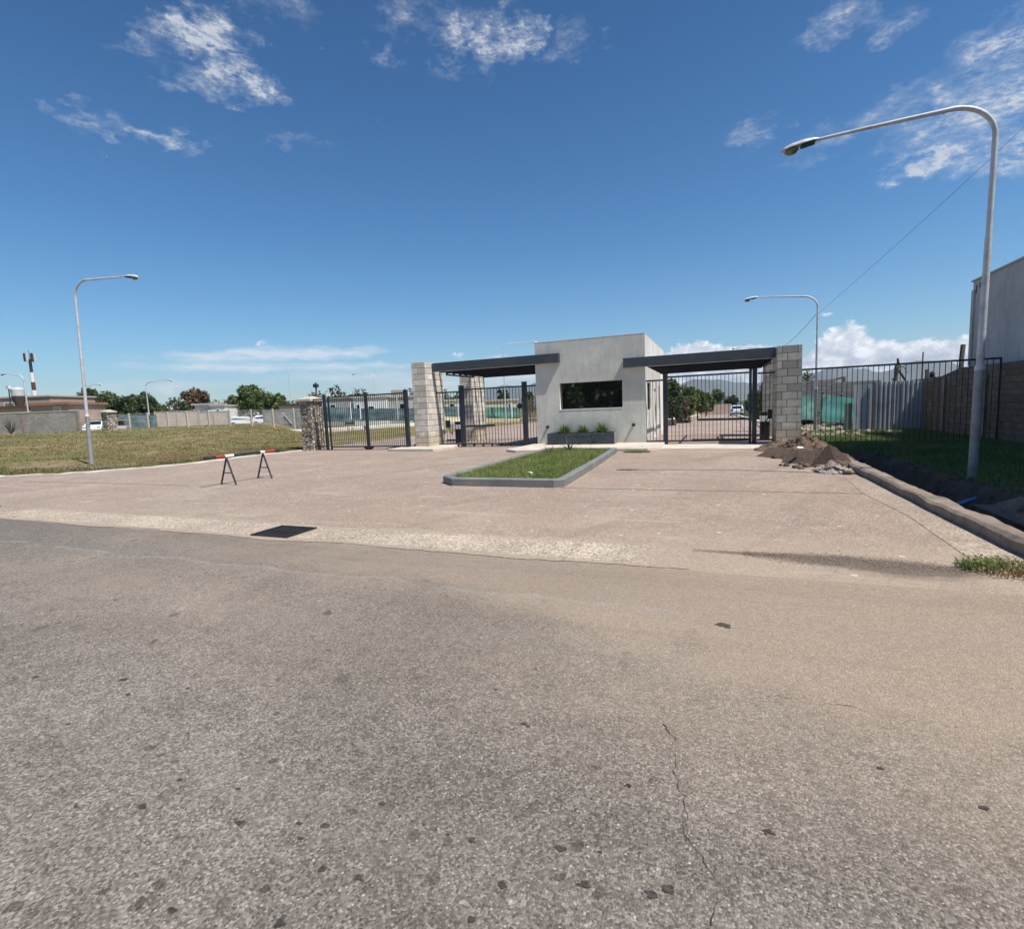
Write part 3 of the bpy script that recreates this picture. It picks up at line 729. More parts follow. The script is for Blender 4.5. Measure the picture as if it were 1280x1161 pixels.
# right vehicle gate
t=thing('metal_gate',(-.3,20.60,0),'barred gate under the right canopy with a white car visible through it','gate','charcoal barred gates')
for x,w in ((-1.86,.17),(1.10,.09),(1.24,.15)): post(x,20.60,w,2.68,t)
railpair(-1.77,1.05,20.60,.10,2.60,t,.135);railpair(-2.58,-1.95,20.60,.1,2.5,t,.13);railpair(1.33,1.87,20.60,.1,2.55,t,.13)
MB().box(-.9,1.05,20.54,20.565,.10,.2).build('kick_plate','black_paint',t)
# right boundary fence
t=thing('metal_fence',(5.4,20.5,0),'dark vertical bar fence from the grey pillar across the shaded lawn to the block wall','fence')
for x in (2.70,8.1): post(x,20.5,.05,2.58,t,z0=-.1,cap=False)
railpair(2.73,8.07,20.5,-.02,2.58,t,.15)
# swing gate openers
for (x,y,s,lab) in ((-11.83,21.45,1,'black box with bent arm fixed on the left pale block pillar'),(1.80,21.4,-1,'black box with bent arm fixed on the right grey block pillar')):
    t=thing('gate_opener',(x,y,1.0),lab,'gate opener','gate openers')
    MB().box(x-.07,x+.07,y-.16,y+.1,.86,1.2).build('motor_box','black_paint',t,bevel=.01)
    MB().tube([(x+s*.05,y-.1,.88),(x+s*.35,y-.35,.55),(x+s*.55,y-.6,.75)],.02,6).build('arm','charcoal_steel',t)
# boom barriers
for (x,y,L,s,lab) in ((-12.2,23.2,2.1,1,'boom barrier with dark cabinet behind the left gate'),(1.72,22.6,2.5,-1,'boom barrier with dark cabinet behind the right gate')):
    t=thing('boom_barrier',(x,y,0),lab,'boom barrier','boom barriers behind the gates')
    MB().box(x-.16,x+.16,y-.14,y+.14,0,1.05).box(x-.18,x+.18,y-.16,y+.16,1.05,1.09).build('cabinet','black_paint',t,bevel=.01)
    MB().bar((x+s*.1,y-.18,.84),(x+s*L,y-.18,.86),.05,.09).build('arm','barrier_black',t)
    MB().box(x-.19,x+.19,y-.24,y-.165,.72,.94).build('arm_holder','plate_white',t)

# ---------------------------------------------------------------- planter with agaves, wall lights
t=thing('planter_box',(-5.1,20.1,.1),'long slate grey planter box against the guardhouse front','planter')
M=MB();px0,px1,py0,py1,pz=-6.42,-3.72,19.85,20.46,.56
M.box(px0,px1,py0,py0+.05,.1,pz).box(px0,px1,py1-.05,py1,.1,pz);M.box(px0,px0+.05,py0+.05,py1-.05,.1,pz)
for i in range(4):
    for k in range(7):
        a=px0+.0+(px1-px0)*k/7+ (i%2)*.15-.07;b=a+(px1-px0)/7-.006;a=max(a,px0);b=min(b,px1)
        M.box(a,b,py0-.012-random.random()*.014,py0-.001,.1+i*.115,.1+(i+1)*.115-.005)
M.build('box','slate_cladding',t);MB().box(px1-.05,px1+.01,py0+.05,py1-.05,.1,pz).build('end_panel','kerb_grey',t)
MB().box(px0+.05,px1-.05,py0+.05,py1-.05,.2,pz-.05).build('soil','dug_soil',t)
def leafblade(M,base,dirv,L,w,droop,seg=5,fold=.3):
    d=Vector(dirv).normalized();side=d.cross(Vector((0,0,1)))
    if side.length<.05: side=Vector((1,0,0))
    side.normalize();p=Vector(base);b0=len(M.v);v=d.copy()
    for i in range(seg+1):
        f=i/seg;ww=w*(.6+.6*f if f<.4 else (1-f)/.6*.84+.02)
        nrm=side.cross(v).normalized()
        M.v+=[tuple(p-side*ww),tuple(p-nrm*ww*fold),tuple(p+side*ww)]
        p=p+v*(L/seg);v=(v+Vector((0,0,-droop/seg))).normalized()
    for i in range(seg):
        a=b0+i*3;M.f+=[(a,a+1,a+4,a+3),(a+1,a+2,a+5,a+4)]
def rosette(x,y,z,n,L,w,name,label,cat,m,group,spread=1.,droop=.5):
    M=MB()
    for i in range(n):
        a=i*2.399+random.uniform(-.2,.2);el=R(82)-R(72*spread)*(i/n)**.8
        leafblade(M,(x+.02*math.cos(a),y+.02*math.sin(a),z),(math.cos(a)*math.cos(el),math.sin(a)*math.cos(el),math.sin(el)),L*random.uniform(.75,1.1),w,droop*random.uniform(.4,1.3))
    o=M.build(name,m);return tag(o,label,cat,group)
rosette(-5.78,20.12,.48,150,.52,.024,'agave','spiky green plant at the left end of the grey planter box','plant','agave_leaf','spiky plants in the planter box',.95,.7)
rosette(-5.02,20.12,.48,140,.48,.024,'agave','spiky green plant in the middle of the grey planter box','plant','agave_leaf','spiky plants in the planter box',.95,.7)
rosette(-4.26,20.12,.48,150,.54,.024,'agave','spiky green plant at the right end of the grey planter box','plant','agave_leaf','spiky plants in the planter box',.95,.7)
rosette(-5.15,15.9,.1,16,.42,.02,'small_palm','withered brown palm at the back left of the grassy island','plant','dead_leaf','small palms on the island',1.1,1.1)
rosette(-4.65,16.7,.1,20,.55,.028,'small_palm','grey green palm with arching fronds at the back of the grassy island','plant','leaf_olive','small palms on the island',1.,1.0)
for x,lab in ((-6.6,'short black round wall light on the left of the guardhouse front'),(-3.06,'short black round wall light on the right of the guardhouse front')):
    t=thing('wall_light',(x,20.49,.8),lab,'wall light','wall lights on the guardhouse')
    RX=Matrix.Rotation(R(90),4,'X')
    MB().rev([(.065,0),(.065,.012)],16,Matrix.Translation((x,20.497,.8))@RX).build('back_plate','black_paint',t)
    MB().rev([(.052,0),(.052,.085),(.04,.095)],16,Matrix.Translation((x,20.484,.8))@RX).build('shade','black_paint',t)
# second pair of brackets throw long shadows: small spike tops
M=MB();
tag(MB().poly([(-3.95,10.6,.19),(-3.86,10.58,.2),(-3.85,10.66,.205),(-3.93,10.68,.19)]).poly([(-3.86,10.58,.2),(-3.80,10.62,.15),(-3.82,10.68,.16),(-3.85,10.66,.205)]).build('paper_scrap','litter_white'),'white scrap of paper on the grass near the front kerb of the island','litter')

# ---------------------------------------------------------------- barrier trestle
t=thing('trestle_barrier',(-11.5,9.75,0),'low black pole barrier with red and white bands on two splayed stands','barrier')
bar_y0,bar_y1,bz=8.62,10.90,.72
segs=[(8.62,8.92,'barrier_black'),(8.92,9.17,'red_paint'),(9.17,9.42,'white_paint'),(9.42,10.24,'barrier_black'),(10.24,10.38,'white_paint'),(10.38,10.72,'red_paint'),(10.72,10.90,'barrier_black')]
for a,b,m_ in segs: MB().tube([(-11.45,a,bz),(-11.45,b,bz)],.04,12).build('pole_band',m_,t)
for y in (9.22,10.34):
    M=MB();M.tube([(-11.45,y,.69),(-11.72,y,0)],.022,8).tube([(-11.45,y,.69),(-11.20,y,0)],.022,8).tube([(-11.60,y,.30),(-11.31,y,.30)],.014,6)
    M.build('stand','barrier_black',t)
# drain grates
for (x0,x1,y0,y1,lab) in ((-6.02,-5.36,5.10,5.66,'black iron drain grate set in the pale gutter strip'),(-15.1,-14.0,5.25,5.85,'black iron drain grate at the far left end of the gutter')):
    t=thing('drain_grate',((x0+x1)/2,(y0+y1)/2,0),lab,'drain grate','drain grates')
    MB().box(x0,x1,y0,y1,-.02,.009).build('pit','drain_dark',t)
    M=MB();M.box(x0,x1,y0,y0+.03,.010,.026).box(x0,x1,y1-.03,y1,.010,.026).box(x0,x0+.03,y0+.03,y1-.03,.010,.026).box(x1-.03,x1,y0+.03,y1-.03,.010,.026);M.build('frame','iron_grate',t)
    M=MB();n=11
    for i in range(1,n): x=x0+.03+(x1-x0-.06)*i/n;M.box(x-.012,x+.012,y0+.03,y1-.03,.010,.022)
    M.box(x0+.03,x1-.03,(y0+y1)/2-.015,(y0+y1)/2+.015,.0225,.026);M.build('bars','iron_grate',t)

# ---------------------------------------------------------------- street lamps
def lamp(x,y,z0,h,ang,L,label,lean=(0,0),rp=.075,rise=.12,name='street_lamp',lower=True,dip=0.,seg=10):
    """pole, bent arm and head; ang is the plan direction of the arm"""
    t=thing(name,(x,y,z0),label,'street lamp','bent arm street lamps')
    ca,sa=math.cos(ang),math.sin(ang);rb=.62;zb=h-rb
    def Q(r,z): return (x+lean[0]*z/h+ca*r,y+lean[1]*z/h+sa*r,z0+z)
    pts=[];rad=[]
    zs=1.9 if lower else .0
    if lower:
        MB().tube([Q(0,-.15),Q(0,.4),Q(0,1.95)],[rp*1.32,rp*1.25,rp*1.22],12).build('lower_pole','pole_paint',t,smooth=True)
        MB().tube([Q(0,1.95),Q(0,2.01),Q(0,2.05)],[rp*1.3,rp*1.28,rp*1.0],12).build('collar','galvanised',t,smooth=True)
    pts=[Q(0,zs+(.15 if lower else -.1)),Q(0,zb*.72)];rad=[rp,rp*.86]
    MB().tube(pts,rad,12).build('pole','galvanised',t,smooth=True)
    pts=[Q(0,zb*.72-.02),Q(0,zb)];rad=[rp*.78,rp*.74]
    for i in range(1,seg+1):
        a=math.pi/2*i/seg*.96;pts.append(Q(rb*(1-math.cos(a)),zb+rb*math.sin(a)*.92));rad.append(rp*.72)
    last=pts[-1];z_e=last[2]-z0
    rr=rb*(1-math.cos(math.pi/2*.96))
    k=6
    for i in range(1,k+1):
        f=i/k;pts.append(Q(rr+(L-rr)*f,z_e+rise*f*0-dip*f*f+ (rise*f)));rad.append(rp*(.7-.22*f))
    MB().tube(pts,rad,10).build('arm','galvanised',t,smooth=True)
    he=z_e+rise-dip
    # luminaire: cowl on top, lens below
    hd=bpy.data.objects
    Mx=Matrix.Translation(Vector(Q(L,he)))@Matrix.Rotation(ang,4,'Z')@Matrix.Rotation(R(8)+math.atan2(dip*1.6,L),4,'Y')@Matrix.Scale(.82,4)
    cw=MB();prof=[(-.04,.05,.04),(.05,.09,.07),(.25,.125,.10),(.5,.13,.10),(.66,.10,.07),(.74,.03,.03)]
    n=10;b0=0
    for (u,wd,hh) in prof:
        for kx in range(n):
            a=math.pi*kx/(n-1);cw.v.append(tuple(Mx@Vector((u,wd*math.cos(a),hh*math.sin(a)))))
    for i in range(len(prof)-1):
        for kx in range(n-1): cw.f.append((i*n+kx,i*n+kx+1,(i+1)*n+kx+1,(i+1)*n+kx))
        cw.f.append((i*n,(i+1)*n,(i+1)*n+n-1,i*n+n-1))
    cw.f.append(tuple(range(n)));cw.f.append(tuple(reversed(range((len(prof)-1)*n,len(prof)*n))))
    hdm=cw.build('lamp_head','lamp_cowl',t)
    gl=MB();prof2=[(.01,.0),(.11,-.03),(.115,-.07),(.07,-.12),(.01,-.135)]
    gl.rev([(r_*1.0,z_) for r_,z_ in reversed(prof2)],12,Mx@Matrix.Translation((.52,0,-.005))@Matrix.Scale(1.35,4,(1,0,0)))
    gl.build('lens','lamp_glass_amber',hdm,smooth=True)
    MB().box(.04,.33,-.07,.07,-.06,-.004,Mx).build('ballast_box','charcoal_steel',hdm)
    return t
lamp(4.32,11.71,0,6.5,R(180),2.66,'tall bent arm street lamp on the shaded right lawn, nearest of all',(0.06,0),.058,-.02,dip=.03)
lamp(-23.86,13.0,.05,7.35,R(8),2.6,'leaning bent arm street lamp on the left lawn beside the kerb',(.10,.15),.06,-.06)
b=gpt(1018.7,539)
lamp(b[0],b[1],0,6.25,R(178),2.5,'bent arm street lamp behind the right fence next to the grey pillar',(0,0),.055,.2)
def farlamp(px,pytop,depth,h,dirpx,label,pybase=None,Larm=2.3):
    p=at(px,pytop,depth);q=at(px+dirpx*20,pytop,depth);a=math.atan2(q.y-p.y,q.x-p.x)
    z0=p.z-h
    return lamp(p.x,p.y,z0,h,a,Larm,label,(0,0),.07,.15,lower=False)
farlamp(628.5,430,56,9.4,1,'slender street lamp rising behind the left canopy beam, its head beside the guardhouse roof',Larm=3.2)
farlamp(467.5,467,66,7.2,-1,'distant street lamp seen above the double gate')
farlamp(28.5,467.5,52,6.6,-1,'distant street lamp in front of the far left block wall',Larm=1.7)
farlamp(103.5,482,60,6.6,1,'distant street lamp just behind the leaning lamp, before the dark trees',Larm=1.6)
farlamp(181.5,477,58,6.6,1,'distant street lamp at the right edge of the dark trees',Larm=2.5)
farlamp(965,434,48,6.9,-1,'street lamp whose arm just shows above the right canopy beam',Larm=3.2)

# ---------------------------------------------------------------- stone pillars
def stonepillar(x0,x1,y0,y1,z0,h,label):
    t=thing('stone_pillar',((x0+x1)/2,(y0+y1)/2,z0),label,'pillar','stone pillars at the lawn edge')
    bm=bmesh.new();bmesh.ops.create_grid(bm,x_segments=1,y_segments=1,size=1);bm.clear()
    M=MB();nu=10;nvz=26;P=[]
    for k in range(nvz+1):
        for s in range(4*nu):
            q=s//nu;f=(s%nu)/nu
            x,y=[(x0+(x1-x0)*f,y0),(x1,y0+(y1-y0)*f),(x1-(x1-x0)*f,y1),(x0,y1-(y1-y0)*f)][q]
            z=h*k/nvz;d=.035*nz(x*6,y*6,z*6);nxn=[(0,-1),(1,0),(0,1),(-1,0)][q]
            M.v.append((x+nxn[0]*d,y+nxn[1]*d,z0+z))
    n=4*nu
    for k in range(nvz):
        for s in range(n): M.f.append((k*n+s,k*n+(s+1)%n,(k+1)*n+(s+1)%n,(k+1)*n+s))
    M.build('shaft','field_stone',t)
    c=.11;M=MB();M.box(x0-c,x1+c,y0-c,y1+c,z0+h,z0+h+.10)
    b=len(M.v);zt=z0+h+.10
    M.v+=[(x0-c+.02,y0-c+.02,zt),(x1+c-.02,y0-c+.02,zt),(x1+c-.02,y1+c-.02,zt),(x0-c+.02,y1+c-.02,zt),((x0+x1)/2-.12,(y0+y1)/2-.12,zt+.15),((x0+x1)/2+.12,(y0+y1)/2-.12,zt+.15),((x0+x1)/2+.12,(y0+y1)/2+.12,zt+.15),((x0+x1)/2-.12,(y0+y1)/2+.12,zt+.15)]
    M.f+=[(b,b+1,b+5,b+4),(b+1,b+2,b+6,b+5),(b+2,b+3,b+7,b+6),(b+3,b,b+4,b+7),(b+4,b+5,b+6,b+7)]
    M.build('cap','cap_stone',t)
stonepillar(-18.85,-18.2,19.45,20.25,0,2.38,'rough stone pillar with pale cap at the left end of the double gate')
p=at(138,540,44);stonepillar(p.x-.35,p.x+.35,p.y-.35,p.y+.35,p.z-.3,1.95,'small distant stone pillar with pale cap beside the white car')

# ---------------------------------------------------------------- right side wall, tall building, panels
t=thing('block_wall',(8.3,18,0),'long rough concrete block wall along the right lawn','wall')
M=MB();WALL=[(-4,2.42),(10,2.42),(20.5,2.40),(23.6,2.44),(25.3,2.2),(29.4,2.16)]
for (a,ha),(b,hb) in zip(WALL,WALL[1:]):
    k=len(M.v);M.v+=[(8.2,a,-.1),(8.38,a,-.1),(8.38,b,-.1),(8.2,b,-.1),(8.2,a,ha),(8.38,a,ha),(8.38,b,hb),(8.2,b,hb)]
    M.f+=[tuple(k+i for i in q) for q in ((4,5,6,7),(0,4,7,3),(1,2,6,5),(0,1,5,4),(3,7,6,2))]
M.build('wall_face','wall_block',t)
for y in (7.5,11,14.5,18.3,21.6,24.9): MB().box(8.13,8.197,y-.12,y+.12,-.1,2.12).build('pier','old_concrete',t)
tb=thing('tall_building',(14,17,0),'tall windowless grey lavender building rising behind the block wall','building')
M=MB();M.box(8.62,20,18.91,24.1,0,5.5);M.build('low_block','lavender_plaster',tb)
MB().box(8.60,20,-2,18.9,0,10.2).build('shade_block','lavender_plaster',tb)  # unseen taller block, added to cast shade on the verge and lamp
MB().box(8.57,20.05,20.41,24.15,5.5,5.56).build('coping','dull_plaster',tb)
M=MB()
for yy,zz,hh in ((23.8,5.35,.3),(23.55,5.38,.18)): M.box(8.612,8.618,yy,yy+.07,zz-hh,zz)
M.build('downspout_hole','rusty_brown',tb)
MB().box(8.57,8.618,23.9,24.1,2.5,5.2).build('corner_strip','dull_plaster',tb)
# corrugated sheets
t=thing('corrugated_fence',(7,27,0),'white corrugated metal sheets standing between the lawn and the rubble','fence')
def corr(x0,x1,y,z0,z1,m,sp=.17,dep=.045):
    M=MB();n=int((x1-x0)/sp*4);
    for i in range(n+1):
        x=x0+(x1-x0)*i/n;yy=y+dep*[0,1,1,0][i%4]
        M.v+=[(x,yy,z0),(x,yy,z1)]
    for i in range(n): M.f.append((2*i,2*i+2,2*i+3,2*i+1))
    o=M.build('sheet_panel',m,t);md=o.modifiers.new('s','SOLIDIFY');md.thickness=.008;return o
a=at(1096,500,25.0);b_=at(1147,500,24.5)
corr(6.35,8.12,27.0,-.05,2.12,'corrugated_white',.16,.07)
corr(5.62,6.3,26.95,-.05,2.05,'corrugated_white',.6,.02)
MB().box(5.35,5.58,27.0,27.3,-.05,1.25).build('sheet_panel','kerb_grey',t)
MB().box(6.30,6.36,26.85,26.91,-.05,2.15).build('post','wood_grey',t)
t=tag(MB().box(5.9,8.15,33.2,33.4,-.1,2.35).build('block_wall','far_block'),'low grey wall closing the yard behind the corrugated sheets','wall')
# shade net
def net(pts,m,label,group=None,name='shade_net',amp=.12,posts=True):
    t=thing(name,pts[0][:3],label,'shade net',group)
    M=MB();nzv=8;cols=[]
    for (p,q) in zip(pts,pts[1:]):
        L=math.hypot(q[0]-p[0],q[1]-p[1]);n=max(2,int(L/.3))
        for i in range(n+(q is pts[-1])):
            f=i/n;cols.append([p[k]+(q[k]-p[k])*f for k in range(5)])
    for c in cols:
        for k in range(nzv+1):
            f=k/nzv;z=c[3]+(c[4]-c[3])*f;d=amp*nz(c[0]*1.2,c[1]*1.2,f*2.5)*(1-.5*f)
            M.v.append((c[0]+d,c[1]+d,z+.06*nz(c[0],c[1],3,.9)))
    for i in range(len(cols)-1):
        for k in range(nzv): a=i*(nzv+1)+k;M.f.append((a,a+nzv+1,a+nzv+2,a+1))
    M.build('net',m,t,smooth=True)
    if posts:
        for p in pts: post(p[0],p[1]+.06,.07,p[4]+.12,t,'wood_grey',p[3]-.2,False)
    return t
def npt(px,pyb,pyt,dep):
    b=at(px,pyb,dep);q=at(px,pyt,dep);return (b.x,b.y,b.z,b.z,q.z)
net([npt(1000,525,496,26.5),npt(1020,526,497,26.5)],'shade_net_teal','short strip of teal shade netting beside the grey pillar')
net([npt(1028,527,493,28),npt(1050,529,496,28),npt(1078,530,498,28)],'shade_net_teal','sagging teal shade netting beneath the dark timber lean-to')
# lean-to
t=thing('lean_to',at(1040,505,33),'dark ruined timber lean-to behind the right fence','shed')
def pb(px,py,d): return at(px,py,d)
M=MB()
for (a,b_) in (((1023,480),(1023,532)),((1030,478),(1028,532)),((1055,471),(1055,484))): M.bar(pb(*a,33),pb(*b_,33),.14)
M.build('post','wood_grey',t)
M=MB();M.bar(pb(1022,480,33),pb(1055,471.5,33),.12);M.bar(pb(1024,487,33.2),pb(1056,480,33.2),.10);M.build('beam','wood_grey',t)
M=MB()
for i in range(9):
    px=1024+i*3.9;M.bar(pb(px,481-(i*.4),33.6),pb(px+.5,489+random.uniform(0,5),33.6),.20,.03)
M.build('board','wood_grey',t)
t=tag(MB().box(3.9,6.6,36.3,36.5,-.2,2.6).build('block_wall','far_block'),'grey block wall behind the ruined lean-to','wall')
# rubble in yard
def rockmesh(M,c,r,seed,flat=.7):
    bm=bmesh.new();bmesh.ops.create_icosphere(bm,subdivisions=1,radius=1);random.seed(seed)
    sx,sy,sz=[random.uniform(.7,1.3) for _ in range(3)];rz=Matrix.Rotation(random.uniform(0,6),3,'Z');b=len(M.v)
    for v in bm.verts:
        q=rz@Vector((v.co.x*sx,v.co.y*sy,v.co.z*sz*flat))*r*random.uniform(.75,1.15);M.v.append((c[0]+q.x,c[1]+q.y,c[2]+q.z))
    bm.verts.index_update()
    for f in bm.faces: M.f.append(tuple(b+v.index for v in f.verts))
    bm.free()
M=MB();rs=random.getstate()
for i in range(260):
    random.seed(100+i);x=3.2+abs(random.gauss(0,1))*1.3;y=random.uniform(23.5,33);random.seed(i)
    rockmesh(M,(x,y,.05*random.random()),.06+.16*abs(nz(i,3,2,.77)),i)
tag(M.build('rubble','rubble_stone'),'pale rubble scattered over the weedy yard behind the right fence','rubble',kind='stuff')
random.setstate(rs);random.seed(21)
# posts above the wall
def stick(name,pts,r,label,cat,m='wood_grey'):
    return tag(MB().tube([Vector(p) for p in pts],r,6).build(name,m),label,cat)
stick('wooden_post',[at(1200,478,24.),at(1202,448,24),at(1204,431,24)],.10,'dark leaning post rising above the block wall beside the tall building','post')
stick('thin_pole',[at(1152,478,40),at(1154,440,40)],.05,'thin distant pole above the low end of the block wall','pole')
stick('short_post',[at(1158.5,474,30),at(1159,462,30)],.10,'short dark post above the low end of the block wall','post')
t=thing('garden_lamp',at(1165,475,30),'small dark lantern above the low end of the block wall','lamp')
p=at(1165,472,30);MB().tube([p-Vector((0,0,.9)),p],.03,6).build('post','black_paint',t);MB().rev([(.02,0),(.16,.02),(.12,.2),(.2,.22),(.03,.38)],8,Matrix.Translation(p)).build('lantern','black_paint',t)
t=thing('dead_stump',at(1120,478,29),'dark gnarled dead stump with a slanting branch above the corrugated sheets','tree')
M=MB();M.tube([at(1118,484,29),at(1120,470,29),at(1121,460,29),at(1123,455,29),at(1122,448,29)],[.12,.10,.13,.08,.05],7);M.build('trunk','bark',t)
M=MB();M.tube([at(1121,460,29),at(1127,468,29),at(1132,476,29)],[.07,.06,.05],6).tube([at(1121,457,29),at(1130,459,29),at(1134,466,29)],[.03,.02,.015],5).tube([at(1120,470,29),at(1115,475,29)],[.06,.04],5);M.build('branch','bark',t)

# ---------------------------------------------------------------- dirt heaps, chunks, trench pipe
def heap(name,cx,cy,rx,ry,h,m,label,seed,res=46,cat='dirt heap',rough=.35,group=None,kind=None):
    M=MB()
    for j in range(res+1):
        for i in range(res+1):
            u=-1+2*i/res;v=-1+2*j/res;r=math.hypot(u,v);a=math.atan2(v,u)
            rr=r/(1+.18*nz(math.cos(a)*1.5+seed,math.sin(a)*1.5,0))
            z=h*max(0,1-rr)**.8*(1+rough*2*nz(u*3+seed,v*3,1)+rough*nz(u*9+seed,v*9,2))+.02*h*nz(u*25,v*25,seed)
            z=z if rr<1 else -.02
            M.v.append((cx+u*rx,cy+v*ry,max(z,-.02) if rr<1 else -.03))
    for j in range(res):
        for i in range(res): a=j*(res+1)+i;M.f.append((a,a+1,a+res+2,a+res+1))
    for i in range(140):
        random.seed(seed*1000+i);a=random.uniform(0,6.28);r=random.random()**.6
        x=cx+math.cos(a)*r*rx;y=cy+math.sin(a)*r*ry;rockmesh(M,(x,y,h*max(0,(1-r))**.8*.9),random.uniform(.01,.045)*(1+h),seed*1000+i)
    return tag(M.build(name,m),label,cat,group,kind)
heap('dirt_heap',2.4,17.3,.85,1.35,.50,'dug_soil','dark brown dirt heap at the foot of the grey block pillar',3,group='dirt heaps')
heap('dirt_heap',1.7,17.9,.62,.8,.24,'dug_soil','low dark dirt heap spilling in front of the right gate post',5,group='dirt heaps')
heap('dirt_heap',2.62,15.1,.55,1.7,.30,'dug_soil','long ridge of dug dirt piled along the right kerb',8,group='dirt heaps')
heap('rubble_heap',2.28,12.6,.38,.5,.17,'rubble_stone','small pale heap of broken stones beside the right kerb',12,cat='rubble',rough=.6)
def chunk(pts,h,label,seed,m='asphalt_chunk'):
    P=[Vector(p) for p in pts];c=sum(P,Vector())/len(P);nrm=(P[1]-P[0]).cross(P[2]-P[0]).normalized()
    if nrm.z<0: nrm=-nrm
    M=MB();n=len(P);out=[]
    for p,q in zip(P,P[1:]+P[:1]):
        for f in (0,.33,.66):
            w=p.lerp(q,f);w=w+(w-c).normalized()*.05*nz(w.x*5,w.y*5,seed);out.append(w)
    n=len(out)
    M.v+=[tuple(p) for p in out]+[tuple(p-nrm*h) for p in out]+[tuple(c+nrm*.01),tuple(c-nrm*h)]
    for i in range(n):
        j=(i+1)%n;M.f+=[(i,j,2*n),(j,i,i+n,j+n),(j+n,i+n,2*n+1)]
    return tag(M.build('asphalt_slab',m),label,'slab','broken asphalt slabs')
chunk([(1.45,14.3,.0),(2.05,13.8,.0),(2.32,14.0,.33),(1.8,14.35,.30)],.08,'tilted dark slab of broken asphalt in front of the dirt ridge',1)
chunk([(1.95,13.45,.0),(2.72,12.95,.0),(2.75,13.2,.16),(2.36,13.45,.52)],.08,'steep pointed slab of broken asphalt nearest the kerb',2)
chunk([(1.0,15.9,.0),(1.6,15.1,.0),(1.85,15.35,.26),(1.4,15.9,.24)],.07,'dark slab of broken asphalt beside the low dirt heap',3)
tag(MB().box(-.07,.07,-.04,.04,0,.03,Matrix.Translation((1.86,14.1,.37))@Matrix.Rotation(.5,4,'Z')@Matrix.Rotation(.4,4,'X')).build('paper_scrap','litter_white'),'white scrap of paper lying on the broken asphalt slab','litter')
tag(MB().tube([(2.98,9.25,-.30),(3.3,9.62,-.16),(3.72,9.95,-.08)],.035,8).build('water_pipe','blue_pipe',smooth=True),'blue plastic pipe crossing the trench','pipe')
# clods in the trench
M=MB()
for i in range(230):
    random.seed(7100+i);x=random.gauss(2.2,.38);y=random.gauss(15.4,1.3)
    if x<2.75: rockmesh(M,(x,y,.02),random.choice((.02,.03,.04,.07,.11))*random.uniform(.6,1.1),7100+i,.8)
tag(M.build('soil_lumps','dug_soil'),'lumps of dry earth scattered round the broken asphalt slabs','soil',kind='stuff')
M=MB()
for i in range(420):
    random.seed(5000+i);y=random.uniform(5.6,17);x=3.55+random.gauss(0,.36)
    rockmesh(M,(x,y,ground_z(x,y)+.01),random.uniform(.015,.07),5000+i)
tag(M.build('soil_clods','dug_soil'),'brown clods of dug soil lying in and beside the trench','soil',kind='stuff')
# spill of soil mound at lower right
heap('dirt_heap',3.95,7.9,.55,1.3,.30,'dusty_dirt','dusty mound of dug earth on the lawn side of the trench',17,group='dirt heaps')
# gravel streak
M=MB()
rs=random.getstate()
for i in range(2600):
    random.seed(9000+i);f=random.random();x=.25+1.85*f;y=5.72-.08*f+random.gauss(0,.05+.09*math.sin(f*3.1));rockmesh(M,(x,y,.001),random.uniform(.002,.006)*(1.9 if i%25==0 else 1),9000+i,.35)
tag(M.build('gravel_spill','dark_gravel'),'dark streak of loose gravel across the pavement beside the weeds','gravel',kind='stuff')
M=MB()
for i in range(1500):
    random.seed(30000+i)
    if i<1500: x=random.gauss(1.,2.6);y=random.gauss(4.6,1.1)
    elif i<2100: x=random.uniform(2.2,4.6);y=random.uniform(3.2,5.8)
    else: x=random.gauss(-2,4);y=random.uniform(2.4,9)
    if x>2.7 and y>5.0 and x<3.1: continue
    if not -12<x<6 or not 2<y<9.5: continue
    rockmesh(M,(x,y,.001),random.uniform(.002,.006),30000+i,.35)
tag(M.build('loose_grit','rubble_stone'),'loose grit and pebbles scattered over the pavement','gravel',kind='stuff')
random.setstate(rs)
# weeds
def weed(x,y,r,n,h,label,m='grass_shade'):
    M=MB()
    for i in range(n):
        a=random.uniform(0,6.283);rr=r*random.random()**.6;bx=x+rr*math.cos(a);by=y+rr*math.sin(a)*.6
        blade(M,bx,by,.0,random.uniform(.3,1)*h,random.uniform(.006,.012),random.uniform(.3,1.4))
        if i%3==0:
            z=random.uniform(.2,.9)*h;k=len(M.v);s=random.uniform(.01,.022);q=random.uniform(0,6)
            M.v+=[(bx,by,z),(bx+s*math.cos(q),by+s*math.sin(q),z+.01),(bx+s*1.6*math.cos(q+.5),by+s*1.6*math.sin(q+.5),z),(bx+s*math.cos(q+1),by+s*math.sin(q+1),z-.008)];M.f.append((k,k+1,k+2,k+3))
    return tag(M.build('weed_clump',m),label,'weeds','weed clumps')
weed(2.30,5.74,.28,520,.11,'low green weeds growing at the end of the dark gravel streak')
weed(2.5,5.62,.40,420,.13,'thin dry weeds at the near end of the right kerb','grass_dry')
weed(-2.5,17.3,.45,700,.10,'weeds along the edge of the pale slab beside the island')

